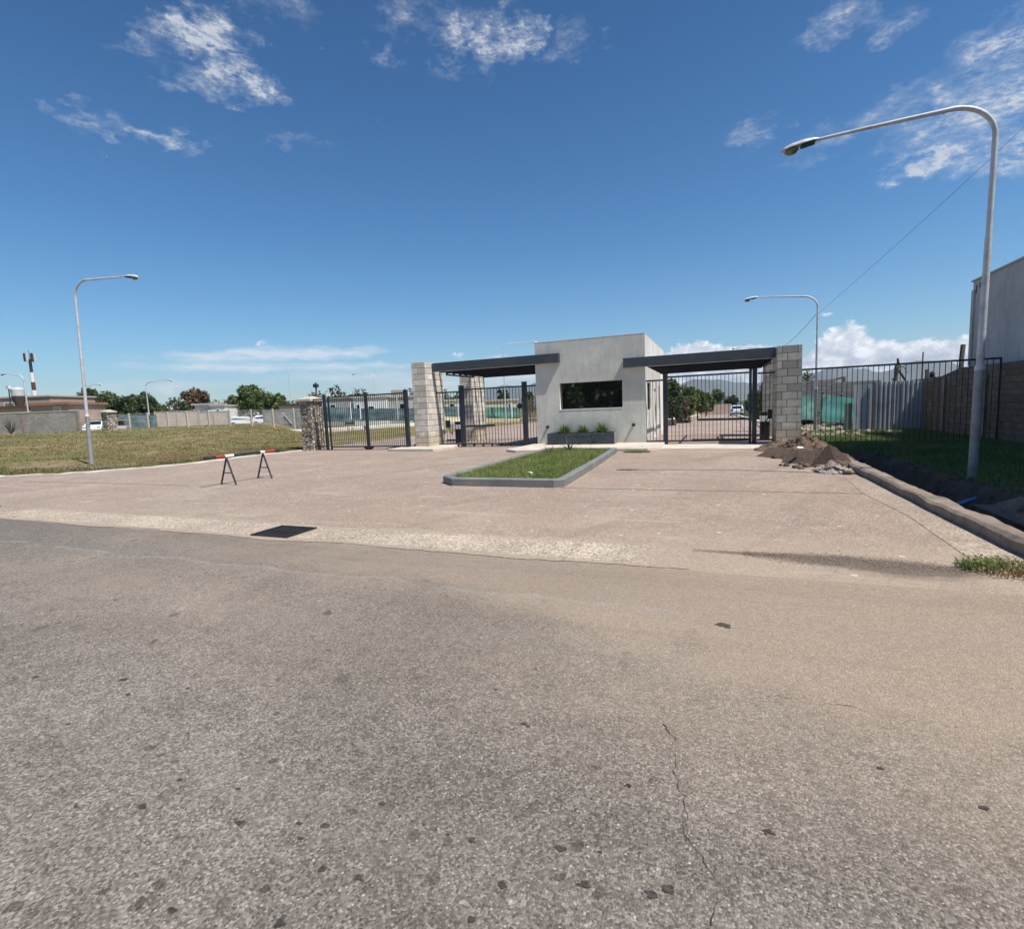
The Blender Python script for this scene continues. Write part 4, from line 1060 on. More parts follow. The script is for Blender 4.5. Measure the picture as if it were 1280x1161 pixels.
# ---------------------------------------------------------------- trees
def crown(M,c,rx,ry,rz_,n,leaf,seed,gap=.15,lump=1.):
    random.seed(seed);cl=[]
    k=max(5,int(9*lump))
    for i in range(k*3):
        a=random.uniform(0,6.283);v=random.uniform(-.75,1);r=math.sqrt(max(0,1-v*v*.8))*random.uniform(.25,.95)
        cl.append((Vector((math.cos(a)*r*rx*.82,math.sin(a)*r*ry*.82,v*rz_*.78)),random.uniform(.24,.42)*min(rx,rz_)))
    for i in range(n):
        cc,cr=cl[random.randrange(len(cl))]
        d=Vector((random.gauss(0,1),random.gauss(0,1),random.gauss(0,1))).normalized()*cr*random.uniform(.45,1.08)
        p=Vector(c)+cc+d
        if nz(p.x,p.y,p.z,1.3/leaf*.2)>.62-gap: continue
        s=leaf*random.uniform(.5,1.2);u=Vector((random.gauss(0,1),random.gauss(0,1),random.gauss(0,.6))).normalized()
        w=u.cross(Vector((random.gauss(0,1),random.gauss(0,1),random.gauss(0,1)))).normalized()
        b=len(M.v);M.v+=[tuple(p-u*s),tuple(p+w*s*.55),tuple(p+u*s),tuple(p-w*s*.55)];M.f.append((b,b+1,b+2,b+3))
def tree(x,y,z0,h,w,m,label,seed,n=2600,leaf=.28,trunk=.25,group='trees beyond the lawn and road',name='tree',flat=1.,cat='tree'):
    t=thing(name,(x,y,z0),label,cat,group)
    random.seed(seed);M=MB();th=h*(trunk+.25);r0=max(.05,h*.028)
    l=random.uniform(-.05,.05)*h
    M.tube([(x,y,z0-.1),(x+l*.4,y,z0+th*.5),(x+l,y+l*.3,z0+th)],[r0,r0*.8,r0*.6],7)
    for i in range(6):
        a=i*1.05+random.random();e=(x+l+math.cos(a)*w*.33,y+math.sin(a)*w*.33,z0+h*random.uniform(.6,.88))
        s=(x+l*.8,y,z0+th*random.uniform(.6,1));md=tuple((s[k]*.55+e[k]*.45)+(0 if k<2 else h*.03) for k in range(3))
        M.tube([s,md,e],[r0*.5,r0*.34,r0*.12],5)
    M.build('trunk','bark',t)
    C=MB();cz=z0+h*(trunk+(1-trunk)/2)
    crown(C,(x+l*.6,y,cz),w/2,w/2,h*(1-trunk)/2*flat,int(n*1.35),leaf,seed,lump=1.5)
    C.build('crown',m,t)
    return t
def ptree(px,pt,pb_,wpx,depth,m,label,seed,n=2400,leaf=.28,trunk=.2,**k):
    a=at(px,pb_,depth);b=at(px,pt,depth);w=wpx*depth/FPX
    return tree(a.x,a.y,a.z,b.z-a.z,w*1.06,m,label,seed,n,leaf,trunk,**k)
L='far left behind the lawn'
ptree(116,487,533,34,72,'leaf_dark','dark evergreen tree directly behind the leaning street lamp',11,3200,.26,.12)
ptree(138,490,533,32,75,'leaf_mid','bushy tree rising behind the small stone pillar',12,3000,.26,.1)
ptree(160,492,533,32,72,'leaf_dark','dark tree between the small stone pillar and the street lamp left of the pale wall',13,3000,.26,.1)
ptree(181,489,533,34,74,'leaf_dark','dark tree right behind the distant lamp at the end of the tree row',14,3000,.26,.1)
ptree(100,497,531,22,80,'leaf_olive','greyish low tree at the left end of the dark tree row',15,1800,.26,.1)
ptree(205,505,528,18,110,'leaf_mid','small far tree above the pale pinkish wall',16,1200,.3,.1)
ptree(72,500,528,30,120,'leaf_dark','far dark tree just right of the brick house roof',17,1500,.35,.1)
ptree(247,486,524,32,74,'leaf_autumn','reddish brown tree behind the small white house',18,2400,.22,.25)
ptree(233,502,524,14,72,'leaf_dark','narrow dark tree left of the reddish tree',19,1300,.24,.05)
ptree(315,483,526,52,70,'leaf_mid','broad spreading green tree, largest on the left skyline',20,4200,.25,.22)
ptree(346,491,526,34,72,'leaf_bright','light green tree right of the broad spreading tree',22,2600,.25,.15)
ptree(294,494,526,20,74,'leaf_dark','dark green tree tucked left of the broad spreading tree',23,1500,.25,.1)
ptree(420,505,525,16,80,'leaf_olive','thin tree top showing over the left leaf of the double gate',24,700,.2,.4)
# cypresses behind left gate
ptree(626,484,514,7,75,'leaf_dark','narrow pointed cypress left of the lamp pole behind the left gate',25,900,.22,.02)
ptree(632.5,485,514,8,77,'leaf_dark','narrow cypress right of the lamp pole behind the left gate',26,900,.22,.02)
ptree(613,500,520,12,70,'leaf_mid','small tree beside the cream house behind the left gate',27,900,.22,.1)
ptree(662,490,520,20,66,'leaf_dark','dark bush rising above the picket fence left of the guardhouse',28,1200,.2,.05)
# trees along the inner road
rows=[(842,473,537,30,36,'leaf_dark','dark leafy tree closest behind the right gate, left side of the road',31),
(858,482,530,30,44,'leaf_bright','yellow green tree second along the left side of the inner road',32),
(848,498,535,34,42,'leaf_autumn','reddish green shrub beneath the trees left of the inner road',33),
(872,487,524,26,58,'leaf_mid','green tree third along the left side of the inner road',34),
(883,492,519,22,75,'leaf_mid','green tree fourth along the left side of the inner road',35),
(898,487,512,22,105,'leaf_mid','rounded tree closing the far end of the inner road',36),
(913,494,512,20,110,'leaf_olive','olive tree at the far end of the inner road behind the white car',37),
(941,490,521,22,82,'leaf_mid','tree on the right side of the inner road just behind the white car',38),
(944,486,526,22,52,'leaf_bright','tree on the right side of the inner road seen beside the gate post',39)]
for (px,pt,pb_,w,d,m_,lab,sd) in rows: ptree(px,pt,pb_,w,d,m_,lab,sd,3000,.16 if d<60 else .24,.1,group='trees along the inner road')
ptree(955,470,545,17,25.5,'leaf_olive','slender upright sapling between the right gate post and the grey pillar',40,900,.07,.15,group='trees along the inner road',name='sapling')
ptree(1008,462,525,22,33,'leaf_mid','sparse tree beside the grey pillar above the teal netting',41,420,.09,.25,group='trees along the inner road')
ptree(1010,500,540,20,29,'leaf_bright','low green bush at the foot of the lamp behind the right fence',42,1500,.08,.0,name='bush',cat='bush')
ptree(1062,512,531,34,29.5,'leaf_bright','low bright green bushes under the teal netting',43,1800,.08,.0,name='bush',cat='bush')
# dead bush far left
t=thing('dead_bush',at(14,541,42),'bare grey bush in front of the far left block wall','bush')
random.seed(9);M=MB();p0=at(14,542,42)
for i in range(40):
    d=Vector((random.gauss(0,.45),random.gauss(0,.3),random.uniform(.6,1.2)));M.tube([p0,p0+d*.5,p0+d*.5+Vector((d.x*.9,d.y*.5,d.z*.6))],[.03,.02,.008],4)
M.build('branches','wood_grey',t)
M=MB();random.seed(55)
for i in range(34):
    px=-60+i*19;b_=at(px,529-.041*px+random.uniform(0,3),125+random.uniform(-15,15));hh=random.uniform(4.6,7.6)
    crown(M,(b_.x,b_.y,hh*.5+.2),5.2,4.5,hh*.62,620,.42,600+i,.0,1.2)
tag(M.build('far_treeline','leaf_olive'),'low continuous line of distant trees behind the houses on the left','trees',kind='stuff')
# mass of trees across the street, behind the camera (mirrored in the window)
M=MB()
random.seed(77)
for i in range(9): crown(M,(-38+i*4.6,-27+random.uniform(-2,2),3.2+random.uniform(-.4,1.)),4.2,3.,4.4+random.uniform(-.5,.8),5200,.36,300+i,0.,1.6)
tag(M.build('roadside_trees','leaf_mid'),'row of dark trees across the street that mirrors in the guardhouse window','trees',kind='stuff')

# ---------------------------------------------------------------- background houses and walls on the left
def bx(px0,px1,pt,pb_,dep,thick,M=None):
    """oriented box whose front spans the two bearings at one depth"""
    a=at(px0,pb_,dep);b=at(px1,pb_,dep);tz=at((px0+px1)/2,pt,dep).z;z0=min(a.z,b.z)
    z0=at((px0+px1)/2,pb_,dep).z
    dx,dy=b.x-a.x,b.y-a.y;L=math.hypot(dx,dy);ux,uy=dx/L,dy/L;nx_,ny_=-uy,ux
    if nx_*a.x+ny_*a.y<0: nx_,ny_=-nx_,-ny_
    M4=Matrix(((ux,nx_,0,a.x),(uy,ny_,0,a.y),(0,0,1,0),(0,0,0,1)))
    return M4,L,z0,tz
def house(px0,px1,pt,pb_,dep,thick,m,roofm,label,wins=(),name='house',cat='house',over=.15,roofh=.18,group='houses and walls behind the left lawn'):
    M4,L,z0,z1=bx(px0,px1,pt,pb_,dep,thick)
    p=M4@Vector((L/2,thick/2,0));t=thing(name,(p.x,p.y,z0),label,cat,group)
    MB().box(0,L,0,thick,z0-.6,z1,M4).build('wall',m,t)
    if roofm: MB().box(-over,L+over,-over,thick+over,z1,z1+roofh,M4).build('roof',roofm,t)
    for (a,b,c,d,wm) in wins:
        w=MB().box(L*a,L*b,-.02,.0-.002,z0+(z1-z0)*c,z0+(z1-z0)*d,M4).build('window',wm,t)
        e=.05;M=MB();xa,xb,za,zb=L*a,L*b,z0+(z1-z0)*c,z0+(z1-z0)*d
        M.box(xa-e,xa,-.05,-.003,za-e,zb+e,M4).box(xb,xb+e,-.05,-.003,za-e,zb+e,M4).box(xa,xb,-.05,-.003,zb,zb+e,M4).box(xa,xb,-.05,-.003,za-e,za,M4);M.build('frame','white_paint',w)
    return t,M4,L,z0,z1
def wall(px0,px1,pt,pb_,dep,m,label,thick=.2,group='boundary walls in the distance',cap=None):
    M4,L,z0,z1=bx(px0,px1,pt,pb_,dep,thick)
    p=M4@Vector((L/2,0,0));t=thing('block_wall',(p.x,p.y,z0),label,'wall',group)
    MB().box(0,L,0,thick,z0-.6,z1,M4).build('wall_face',m,t)
    MB().box(-.03,L+.03,-.03,thick+.03,z1,z1+.08,M4).build('coping',cap or 'cap_stone',t)
    k=max(2,int(L/3.5))
    for i in range(k+1):
        x=.1+(L-.2)*i/k;MB().box(x-.1,x+.1,-.06,-.002,z0-.6,z1-.02,M4).build('pier','cap_stone' if m!='far_block' else 'old_concrete',t)
    return t
wall(-40,101,516.5,543,47,'far_block','long grey block wall at the far left edge of the lawn')
wall(101.5,170,523.5,541,58,'far_block','lower grey wall behind the white car and the small stone pillar')
house(-50,67.5,498,540,64,7,'red_brick','cap_stone','flat roofed brick house behind the far left wall, carrying the water tank',[(.52,.62,.62,.85,'dark_glass')])
house(42,90,506.5,540,56,5,'red_brick','clay_roof','smaller brick house with brown roof edge in front of the taller one',[(.62,.78,.72,.92,'dark_glass')],roofh=.28,over=.25)
house(-50,40,511,540,57,4,'red_brick','rusty_brown','low brick lean-to under a dark roof at the far left',[],roofh=.25)
# mast, tank, floodlight
t=thing('water_tank',at(24,507,61),'white water tank on a dark tub above the brick house roof','water tank')
p=at(24.8,507,61);k=61/640
MB().rev([(4.4*k,0),(7*k,11*k)],14,Matrix.Translation(p)).build('stand','tank_brown',t)
MB().rev([(6.2*k,11*k),(6.7*k,12*k),(6.7*k,20*k),(5.5*k,21.6*k),(1.2*k,22.8*k)],16,Matrix.Translation(p)).build('tank','tank_grey',t,smooth=False)
t=thing('floodlight',at(12,508,60),'small white floodlight on a thin post above the brick house','floodlight')
p=at(13,508,60);MB().tube([p,at(11,486,60)],.06,6).build('post','charcoal_steel',t)
q=at(10.6,484,60);MB().box(q.x-.28,q.x+.28,q.y-.15,q.y+.15,q.z-.2,q.z+.15).build('lamp_head','white_paint',t)
t=thing('antenna_mast',at(45,500,150),'banded telecom mast with antennas above the brick houses','mast')
zs=[at(45,505,150),at(43.5,488,150),at(42,478,150),at(40.2,466,150),at(38,450,150)]
bx_,by_=zs[0].x,zs[0].y
for i,(a,b,m_) in enumerate(((0,1,'white_paint'),(1,2,'rusty_brown'),(2,3,'white_paint'),(3,4,'charcoal_steel'))):
    r=[.62,.48,.46,.36][i];MB().tube([(bx_,by_,zs[a].z),(bx_,by_,zs[b].z)],[r*1.05,r],10).build('mast_band',m_,t)
for k in range(6):
    a=k*1.047;x=bx_+1.05*math.cos(a);y=by_+1.05*math.sin(a);z=zs[4].z
    m_=MB().box(x-.22,x+.22,y-.22,y+.22,z-.6,z+1.7);m_.bar((bx_,by_,z),(x,y,z+.2),.12);m_.build('antenna','tank_grey' if k%2 else 'charcoal_steel',t)
MB().tube([(bx_,by_,zs[4].z),(bx_,by_,zs[4].z+2.6)],.06,5).build('lightning_rod','charcoal_steel',t)
wall(195,251,514.5,536,62,'pink_block','long pale pinkish block wall behind the chain-link fence')
wall(250,288,515,534,60,'pink_block','orange tinted block wall below the small white house')
house(246,262,506.5,534,68,4,'white_plaster','dull_plaster','small white house with grey flat roof, the left of the white pair',[(.3,.7,.55,.75,'dark_glass')],roofh=.22,over=.3)
house(266,283,507.5,534,66,4,'white_plaster','cap_stone','small white house with one dark window, the right of the white pair',[(.42,.60,.62,.84,'dark_glass')],roofh=.15)
house(352,378,507,534,66,4,'pink_block','rusty_brown','brown roofed block house left of the stone pillar',[(.6,.9,.5,.8,'dark_glass')],over=.3)
wall(330,402,513,534,60,'far_block','grey patched block wall beside the stone pillar')
house(141,160,520.5,536,80,4,'dull_plaster','pale_concrete','low pale shed behind the small stone pillar',[],name='shed',cat='shed')
t=thing('kiosk',at(152,535,50),'tiny white kiosk with dark window beside the small stone pillar','kiosk')
M4,Lk,z0,z1=bx(147.5,156.5,525.8,537,50,1.)
MB().box(0,Lk,0,.7,z0,z0+(z1-z0)*.45,M4).build('counter','white_paint',t);MB().box(.05,Lk-.05,.05,.6,z0+(z1-z0)*.45+.002,z1,M4).build('window','dark_glass',t);MB().box(-.1,Lk+.1,-.1,.8,z1+.002,z1+.08,M4).build('roof','cap_stone',t)
t=thing('dark_gate_panel',at(363,523,58.5),'dark sheet gate with a pale diagonal brace in the far grey wall','gate')
M4,Lk,z0,z1=bx(355,372,516,532,58.5,.1)
MB().box(0,Lk,0,.08,z0-.5,z1,M4).build('panel','kerb_grey',t);MB().bar(M4@Vector((0,-.05,z1)),M4@Vector((Lk*.6,-.05,z0+.2)),.12,.04).build('brace','cap_stone',t)
# chain link fence
t=thing('chain_link_fence',at(260,531,52),'chain-link fence with pale concrete posts along the top of the lawn','fence')
FP=[(146,537.5),(163,536.5),(186,535.5),(211,534.6),(235,533.6),(262,533),(288,532),(315,531.4),(342,530.6),(368,530),(392,529.5)]
F3=[at(a,b,50+abs(i-5)*.0) for i,(a,b) in enumerate(FP)]
for p in F3:
    MB().box(p.x-.07,p.x+.07,p.y-.07,p.y+.07,p.z-.5,p.z+1.55).build('post','cap_stone',t)
    
for p,q in zip(F3,F3[1:]):
    M=MB()
    for h in (.12,.75,1.45): M.bar((p.x,p.y,p.z+h),(q.x,q.y,q.z+h),.02)
    L_=math.hypot(q.x-p.x,q.y-p.y);n=int(L_/.22)
    for i in range(n):
        f=i/n;f2=min(1,(i+6)/n)
        for (z_a,z_b) in ((.12,1.45),(1.45,.12)): M.bar((p.x+(q.x-p.x)*f,p.y+(q.y-p.y)*f,p.z+z_a),(p.x+(q.x-p.x)*f2,p.y+(q.y-p.y)*f2,p.z+z_b),.009)
    M.build('mesh_panel','galvanised',t)
def net2(px0,px1,pt,pb_,dep,m,label,posts=None):
    a=npt(px0,pb_,pt,dep);b=npt(px1,pb_,pt,dep);return net([a,b],m,label,'shade nets at the plaza edge',amp=.2)
net2(150,196,519,536,53,'shade_net_dark','dark green net hung behind the chain-link fence below the dark trees')
# through the double gate
net2(403,440,509,527,57,'shade_net_dark','dark net screen behind the left leaf of the double gate')
net2(440,517,510.5,526,56,'shade_net_dark','dark teal net screen behind the right leaf of the double gate')
net2(540,578,508,521,60,'shade_net_dark','dark teal net seen between the two pale block pillars')
net2(606,650,509,523,58,'shade_net_green','green net screen seen through the left gate')
house(402,443,498,525,62,5,'dull_plaster','pale_concrete','grey house behind the left leaf of the double gate',[(.3,.45,.3,.7,'dark_glass')])
house(443.5,484,497,525,61,5,'white_plaster','pale_concrete','white house in the middle of the view through the double gate',[(.1,.2,.35,.7,'dark_glass'),(.45,.62,.1,.6,'dark_glass')])
t,M4,L_,z0,z1=house(484.5,540,496,524,62,5,'dull_plaster','pale_concrete','grey house with a block tower on its roof, left of the pale pillar',[(.3,.38,.3,.7,'dark_glass')])
k=L_/55.5;MB().box(4*k,17*k,1,3,z1+.19,z1+.19+7.5*62/640,M4).build('roof_tower','far_block',t)
MB().rev([(3.5*k,0),(3.7*k,.3),(3.5*k,.5),(1*k,.62)],14,Matrix.Translation(M4@Vector((21*k,2,z1+.2)))).build('roof_tank','tank_grey',t)
house(556,580,501,521,64,4,'cream_plaster','pale_concrete','beige house between the two pale block pillars',[(.3,.5,.4,.8,'dark_glass')])
house(606,648,501,523,63,4,'cream_plaster','pale_concrete','cream yellow house behind the green net',[(.72,.78,.55,.8,'dark_glass')])
t=thing('picket_fence',at(661,512,56),'tall dark picket fence just left of the guardhouse','fence')
M4,L_,z0,z1=bx(652,690,499,523,56,.1);M=MB()
n=24
for i in range(n): M.box(L_*i/n,L_*i/n+L_/n*.62,0,.04,z0-.2,z1+.15*(i%3),M4)
M.build('pickets','wood_grey',t);MB().box(0,L_,.05,.11,z0+1.,z0+1.1,M4).build('rail','wood_grey',t)
for px,lab in ((438,'thin pale pole in front of the dark net, left in the double gate'),(450,'taller pale pole near the centre post of the double gate'),(497,'pale pole near the right post of the double gate'),(572,'pale pole between the two pale block pillars'),(639,'pale short pole in front of the green net')):
    a=at(px+1,524 if px<600 else 522,54);b=at(px,503 if px!=497 else 494,54)
    tag(MB().tube([a,Vector((a.x,a.y,b.z))],.07,6).build('slim_pole','white_paint'),lab,'pole','slim pale poles on the plaza edge')
# poles
stick('thin_pole',[at(364.5,513,90),Vector((at(364.5,513,90).x,at(364.5,513,90).y,at(363,466,90).z))],.05,'very thin mast left of the stone pillar','mast','tank_grey')
t=thing('utility_pole',at(397,500,60),'dark pole with a small box peeking over the stone pillar','pole')
p=at(397,510,60);q=at(397,478,60);MB().tube([p,(p.x,p.y,q.z)],.10,6).build('pole','wood_grey',t);MB().box(p.x-.25,p.x+.25,p.y-.2,p.y+.2,q.z-.6,q.z-.2).build('transformer','charcoal_steel',t)
stick('thin_pole',[at(424,506,70),at(424,486,70)],.10,'short dark pole above the left leaf of the double gate','pole')
# road end
t=thing('block_wall',at(895,508,100),'brown wall across the far end of the inner road','wall')
M4,L_,z0,z1=bx(876,914,505.5,514,100,.3);MB().box(0,L_,0,.3,z0-1,z1,M4).build('wall_face','red_brick',t)
# grass verge mounds behind plaza : low hedge strip along the inner road
# ---------------------------------------------------------------- cars
def car(px,py,depth,heading,label,L=3.9,Wd=1.68,Hh=1.48,name='parked_car'):
    p=at(px,py,depth);t=thing(name,tuple(p),label,'car','white cars in the distance')
    Mx=Matrix.Translation(p)@Matrix.Rotation(heading,4,'Z')   # local +X is the nose
    prof=[(-L/2,.32),(-L/2+.02,.75),(-L/2+.12,1.0),(-L/2+.42,Hh-.08),(-L/2+.75,Hh),(.1,Hh),(.45,Hh-.06),(L/2-1.0,.98),(L/2-.25,.82),(L/2,.62),(L/2,.30),(L/2-.3,.2),(-L/2+.25,.2)]
    M=MB();n=len(prof)
    rows_=[(-Wd/2,.93),(-Wd/2+.10,1.),(Wd/2-.10,1.),(Wd/2,.93)]
    for yy,s in rows_:
        for (x,z) in prof:
            ins=.16*max(0,z-.95)/.5 if abs(yy)>Wd/2-.05 else .1*max(0,z-.95)/.5
            M.v.append(tuple(Mx@Vector((x*s if False else x*(.985 if s<1 else 1),yy-math.copysign(ins,yy),z))))
    for k in range(3):
        for i in range(n): j=(i+1)%n;M.f.append((k*n+i,k*n+j,(k+1)*n+j,(k+1)*n+i))
    M.f.append(tuple(reversed(range(n))));M.f.append(tuple(range(3*n,4*n)))
    M.build('body','car_white',t,bevel=.03)
    def panel(name,pts,m,par=t):
        q=MB();c=[Mx@Vector(v) for v in pts];q.poly(c);o=q.build(name,m,par);md=o.modifiers.new('s','SOLIDIFY');md.thickness=.012;md.offset=0;return o
    yy=Wd/2-.17
    e=.012
    panel('rear_window',[(-L/2+.155-.02-e,-yy,1.03),(-L/2+.155-.02-e,yy,1.03),(-L/2+.41-.02-e,yy-.08,Hh-.10),(-L/2+.41-.02-e,-yy+.08,Hh-.10)],'dark_glass')
    panel('windscreen',[(L/2-1.03+e,-yy,1.0+e),(L/2-1.03+e,yy,1.0+e),(.48+e,yy-.08,Hh-.07+e),(.48+e,-yy+.08,Hh-.07+e)],'dark_glass')
    for s in (-1,1):
        y1=s*(Wd/2-.005);y2=s*(Wd/2-.135)
        panel('side_window',[(-L/2+.45,y1,1.0),(L/2-1.1,y1,1.0),(.3,y2,Hh-.14),(-L/2+.62,y2,Hh-.14)],'dark_glass')
        MB().box(-L/2-.015,-L/2+.06,min(s*(Wd/2-.28),s*(Wd/2-.05)),max(s*(Wd/2-.28),s*(Wd/2-.05)),.72,.98,Mx).build('tail_light','tail_red',t)
        MB().box(L/2-.20,L/2-.03,min(s*(Wd/2-.38),s*(Wd/2-.05)),max(s*(Wd/2-.38),s*(Wd/2-.05)),.60,.76,Mx).build('headlight','chrome',t)
        for x in (-L/2+.68,L/2-.72):
            wm=Mx@Matrix.Translation((x,s*(Wd/2-.09),.30))@Matrix.Rotation(R(90),4,'X')
            w=MB().rev([(.2,-.10),(.29,-.10),(.305,-.06),(.305,.06),(.29,.10),(.2,.10)],18,wm).build('wheel','rubber',t)
            MB().rev([(.02,-.115),(.19,-.108),(.19,.108),(.02,.115)],12,wm).build('rim','chrome',w)
    MB().box(-L/2-.03,-L/2+.1,-Wd/2+.06,Wd/2-.06,.27,.42,Mx).build('rear_bumper','black_paint',t)
    MB().box(-L/2-.02,-L/2-.001,-.22,.22,.6,.72,Mx).build('number_plate','plate_white',t)
    return t
car(920.5,519.2,76,R(90),'white hatchback parked on the inner road, seen from behind through the right gate',3.9,1.75,1.5)
car(121.5,541.8,58,math.atan2(-1,0)+R(48),'white car parked beside the small distant stone pillar',4.1,1.7,1.42)
car(308,533.2,66,R(40),'white car behind the chain-link fence, the left of two',4.0,1.7,1.3)
car(327,532.8,68,R(215),'white car behind the chain-link fence, the right of two',4.0,1.7,1.45)

# ---------------------------------------------------------------- overhead cable
def cable(p,q,sag,r,label):
    p=Vector(p);q=Vector(q);pts=[]
    for i in range(25):
        f=i/24;c=p.lerp(q,f);c.z-=sag*4*f*(1-f);pts.append(c)
    return tag(MB().tube(pts,r,5).build('overhead_cable','black_paint'),label,'cable','overhead cables')
pl=Vector((b[0] if False else gpt(1018.7,539)[0],gpt(1018.7,539)[1],5.35))
cable(pl,at(1330,112,13.),.1,.005,'thin black overhead cable running up from the lamp behind the fence to the upper right')
pq=at(965,438,48);cable(pl+Vector((-.05,.1,.0)),pq,.4,.012,'thin black cable from the lamp behind the fence over the right canopy')

# ---------------------------------------------------------------- hills
M=MB();n=140;cols=[]
for i in range(n+1):
    az=R(-48+i*84/n);d=3600
    h=95+120*max(0,nz(i*.06,2,0))+50*nz(i*.17,5,0)+14*nz(i*.6,9,0)
    h+=85*math.exp(-((i/n*84-48+21)/5.5)**2)+60*math.exp(-((i/n*84-48-12)/10)**2)
    h=max(15,h)*sm(-48,-36,-48+i*84/n)
    for k,(f,dd) in enumerate(((0,-420),(.35,-260),(.75,-110),(1,0),(.6,260),(0,600))):
        r_=d+dd;hh=h*f*(1+.12*nz(i*.4,k*3,7));M.v.append((math.sin(az)*r_,math.cos(az)*r_,hh-4))
for i in range(n):
    for k in range(5): a=i*6+k;M.f.append((a,a+6,a+7,a+1))
struct(M.build('hills','hill_rock',smooth=True))

# ---------------------------------------------------------------- haze
m=bpy.data.materials.new('haze_air');m.use_nodes=True;t=NT(m);t.n.remove(t.n['Principled BSDF'])
vol=t.new('ShaderNodeVolumePrincipled',{'Color':(.80,.89,1.,1),'Density':HAZE,'Anisotropy':.1});t.l.new(vol.outputs[0],t.n['Material Output'].inputs['Volume']);MATS['haze_air']=m
hz=MB().box(-4400,4400,-1700,4400,-6,330).build('haze','haze_air');hz['kind']='stuff';hz['label']='thin pale daylight haze over the whole place'

# ---------------------------------------------------------------- sun, sky
SD=Vector((.55,-.155,1)).normalized()
sun=bpy.data.lights.new('Sun','SUN');sun.energy=5.0;sun.angle=R(.53);sun.color=(1,.955,.89)
so=bpy.data.objects.new('sun',sun);COL.objects.link(so);so.rotation_euler=(-SD).to_track_quat('-Z','Y').to_euler()
so['kind']='structure'
wd=bpy.data.worlds.new('World');sc.world=wd;wd.use_nodes=True;t=NT(wd)
for n_ in list(t.n): t.n.remove(n_)
out=t.new('ShaderNodeOutputWorld')
sky=t.new('ShaderNodeTexSky',sky_type='NISHITA');sky.sun_disc=False
sky.sun_elevation=math.asin(SD.z);sky.sun_rotation=math.atan2(SD.x,SD.y)
sky.altitude=700;sky.air_density=1.25;sky.dust_density=.25;sky.ozone_density=2.2
dirn=t.new('ShaderNodeTexCoord').outputs['Generated']
x,y,z=t.xyz(dirn)
az=t.math('MULTIPLY',t.math('ARCTAN2',x,y),180/math.pi);el=t.math('MULTIPLY',t.math('ARCSINE',z),180/math.pi)
AE=V3(t,az,el)
BL=[ # az, el, raz, rel, rot, amp : thin high wisps
(-50.3,31.6,5.2,1.5,8,1.2),(-48.2,30.8,3.4,1.5,8,1.0),(-47.4,28.9,4.6,1.3,6,1.15),(-45.6,28.3,3.0,1.2,6,.9),(-54,29.6,2.6,.9,5,.6),(-52.2,28.2,2.2,.8,0,.55),
(-57.5,24.0,2.4,1.0,5,.7),(-55.0,23.9,2.6,.9,5,.7),(-52.3,23.9,1.8,1.1,0,.75),(-59.6,23.6,1.7,.8,0,.5),(-42.4,25.0,3.2,.7,0,.35),
(-23.4,33.4,3.4,2.2,-8,1.1),(-19.6,33.8,2.8,2.0,0,1.15),(-26.5,34.6,3.6,1.4,0,.6),(-31.5,35.0,3.4,1.6,0,.55),(-33.4,32.2,1.8,1.1,0,.45),(-27.4,31.3,2.0,.9,0,.5),(-43.6,34.8,5.,1.6,0,.6),(-14,33,3,1.4,0,.5),
(9.6,29.8,3.8,1.5,0,.75),(13.7,28.4,2.6,1.2,0,.7),(20.5,24.3,4.2,2.0,0,.95),(21.5,20.8,3.8,1.9,10,.95),(17.3,21.3,4.6,2.,20,.9),(18.2,18.4,4.0,1.9,10,1.1),(15.8,18.2,2.4,1.6,0,.9),(22.3,17.4,3.4,1.9,0,1.1),(14,22.6,3.5,1.6,20,.65),(3,23.6,2.6,1.2,0,.6),(9.6,21.8,4.6,1.3,14,.6),(26,22,6,5,0,.6)]
wv=t.new('ShaderNodeTexNoise',{'Vector':V3(t,t.math('MULTIPLY',az,.35),t.math('MULTIPLY',el,.6)),'Scale':.9,'Detail':7.,'Roughness':.65}).outputs['Color']
wv=t.new('ShaderNodeVectorMath',{0:t.new('ShaderNodeVectorMath',{0:wv,1:(.5,.5,.5)},operation='SUBTRACT').outputs[0],1:(13.,5.5,0.)},operation='MULTIPLY').outputs[0]
AEW=t.new('ShaderNodeVectorMath',{0:AE,1:wv},operation='ADD').outputs[0]
def cloudsum(bl,AE=AE):
    acc=None
    for a,e_,ra,re,ro,am in bl:
        g_=t.math('MULTIPLY',t.blob(AE,(a,e_),(ra,re),R(ro)),am);acc=g_ if acc is None else t.math('ADD',acc,g_)
    return acc
n1a=t.noise(V3(t,t.math('MULTIPLY',az,.6),t.math('MULTIPLY',el,1.1)),.55,6,.6,.3);n1b=t.noise(V3(t,t.math('MULTIPLY',t.math('ADD',az,t.math('MULTIPLY',el,.5)),.55),t.math('MULTIPLY',el,1.3)),2.1,9,.72,.25)
n1=t.math('ADD',t.math('MULTIPLY',n1a,.5),t.math('MULTIPLY',n1b,.5))
m1=t.math('MULTIPLY',cloudsum(BL,AEW),t.math('MULTIPLY_ADD',n1,6.2,-2.35),clamp=True)
c1=t.ramp(m1,[(.0,0.),(.4,.22),(1.,.78)])
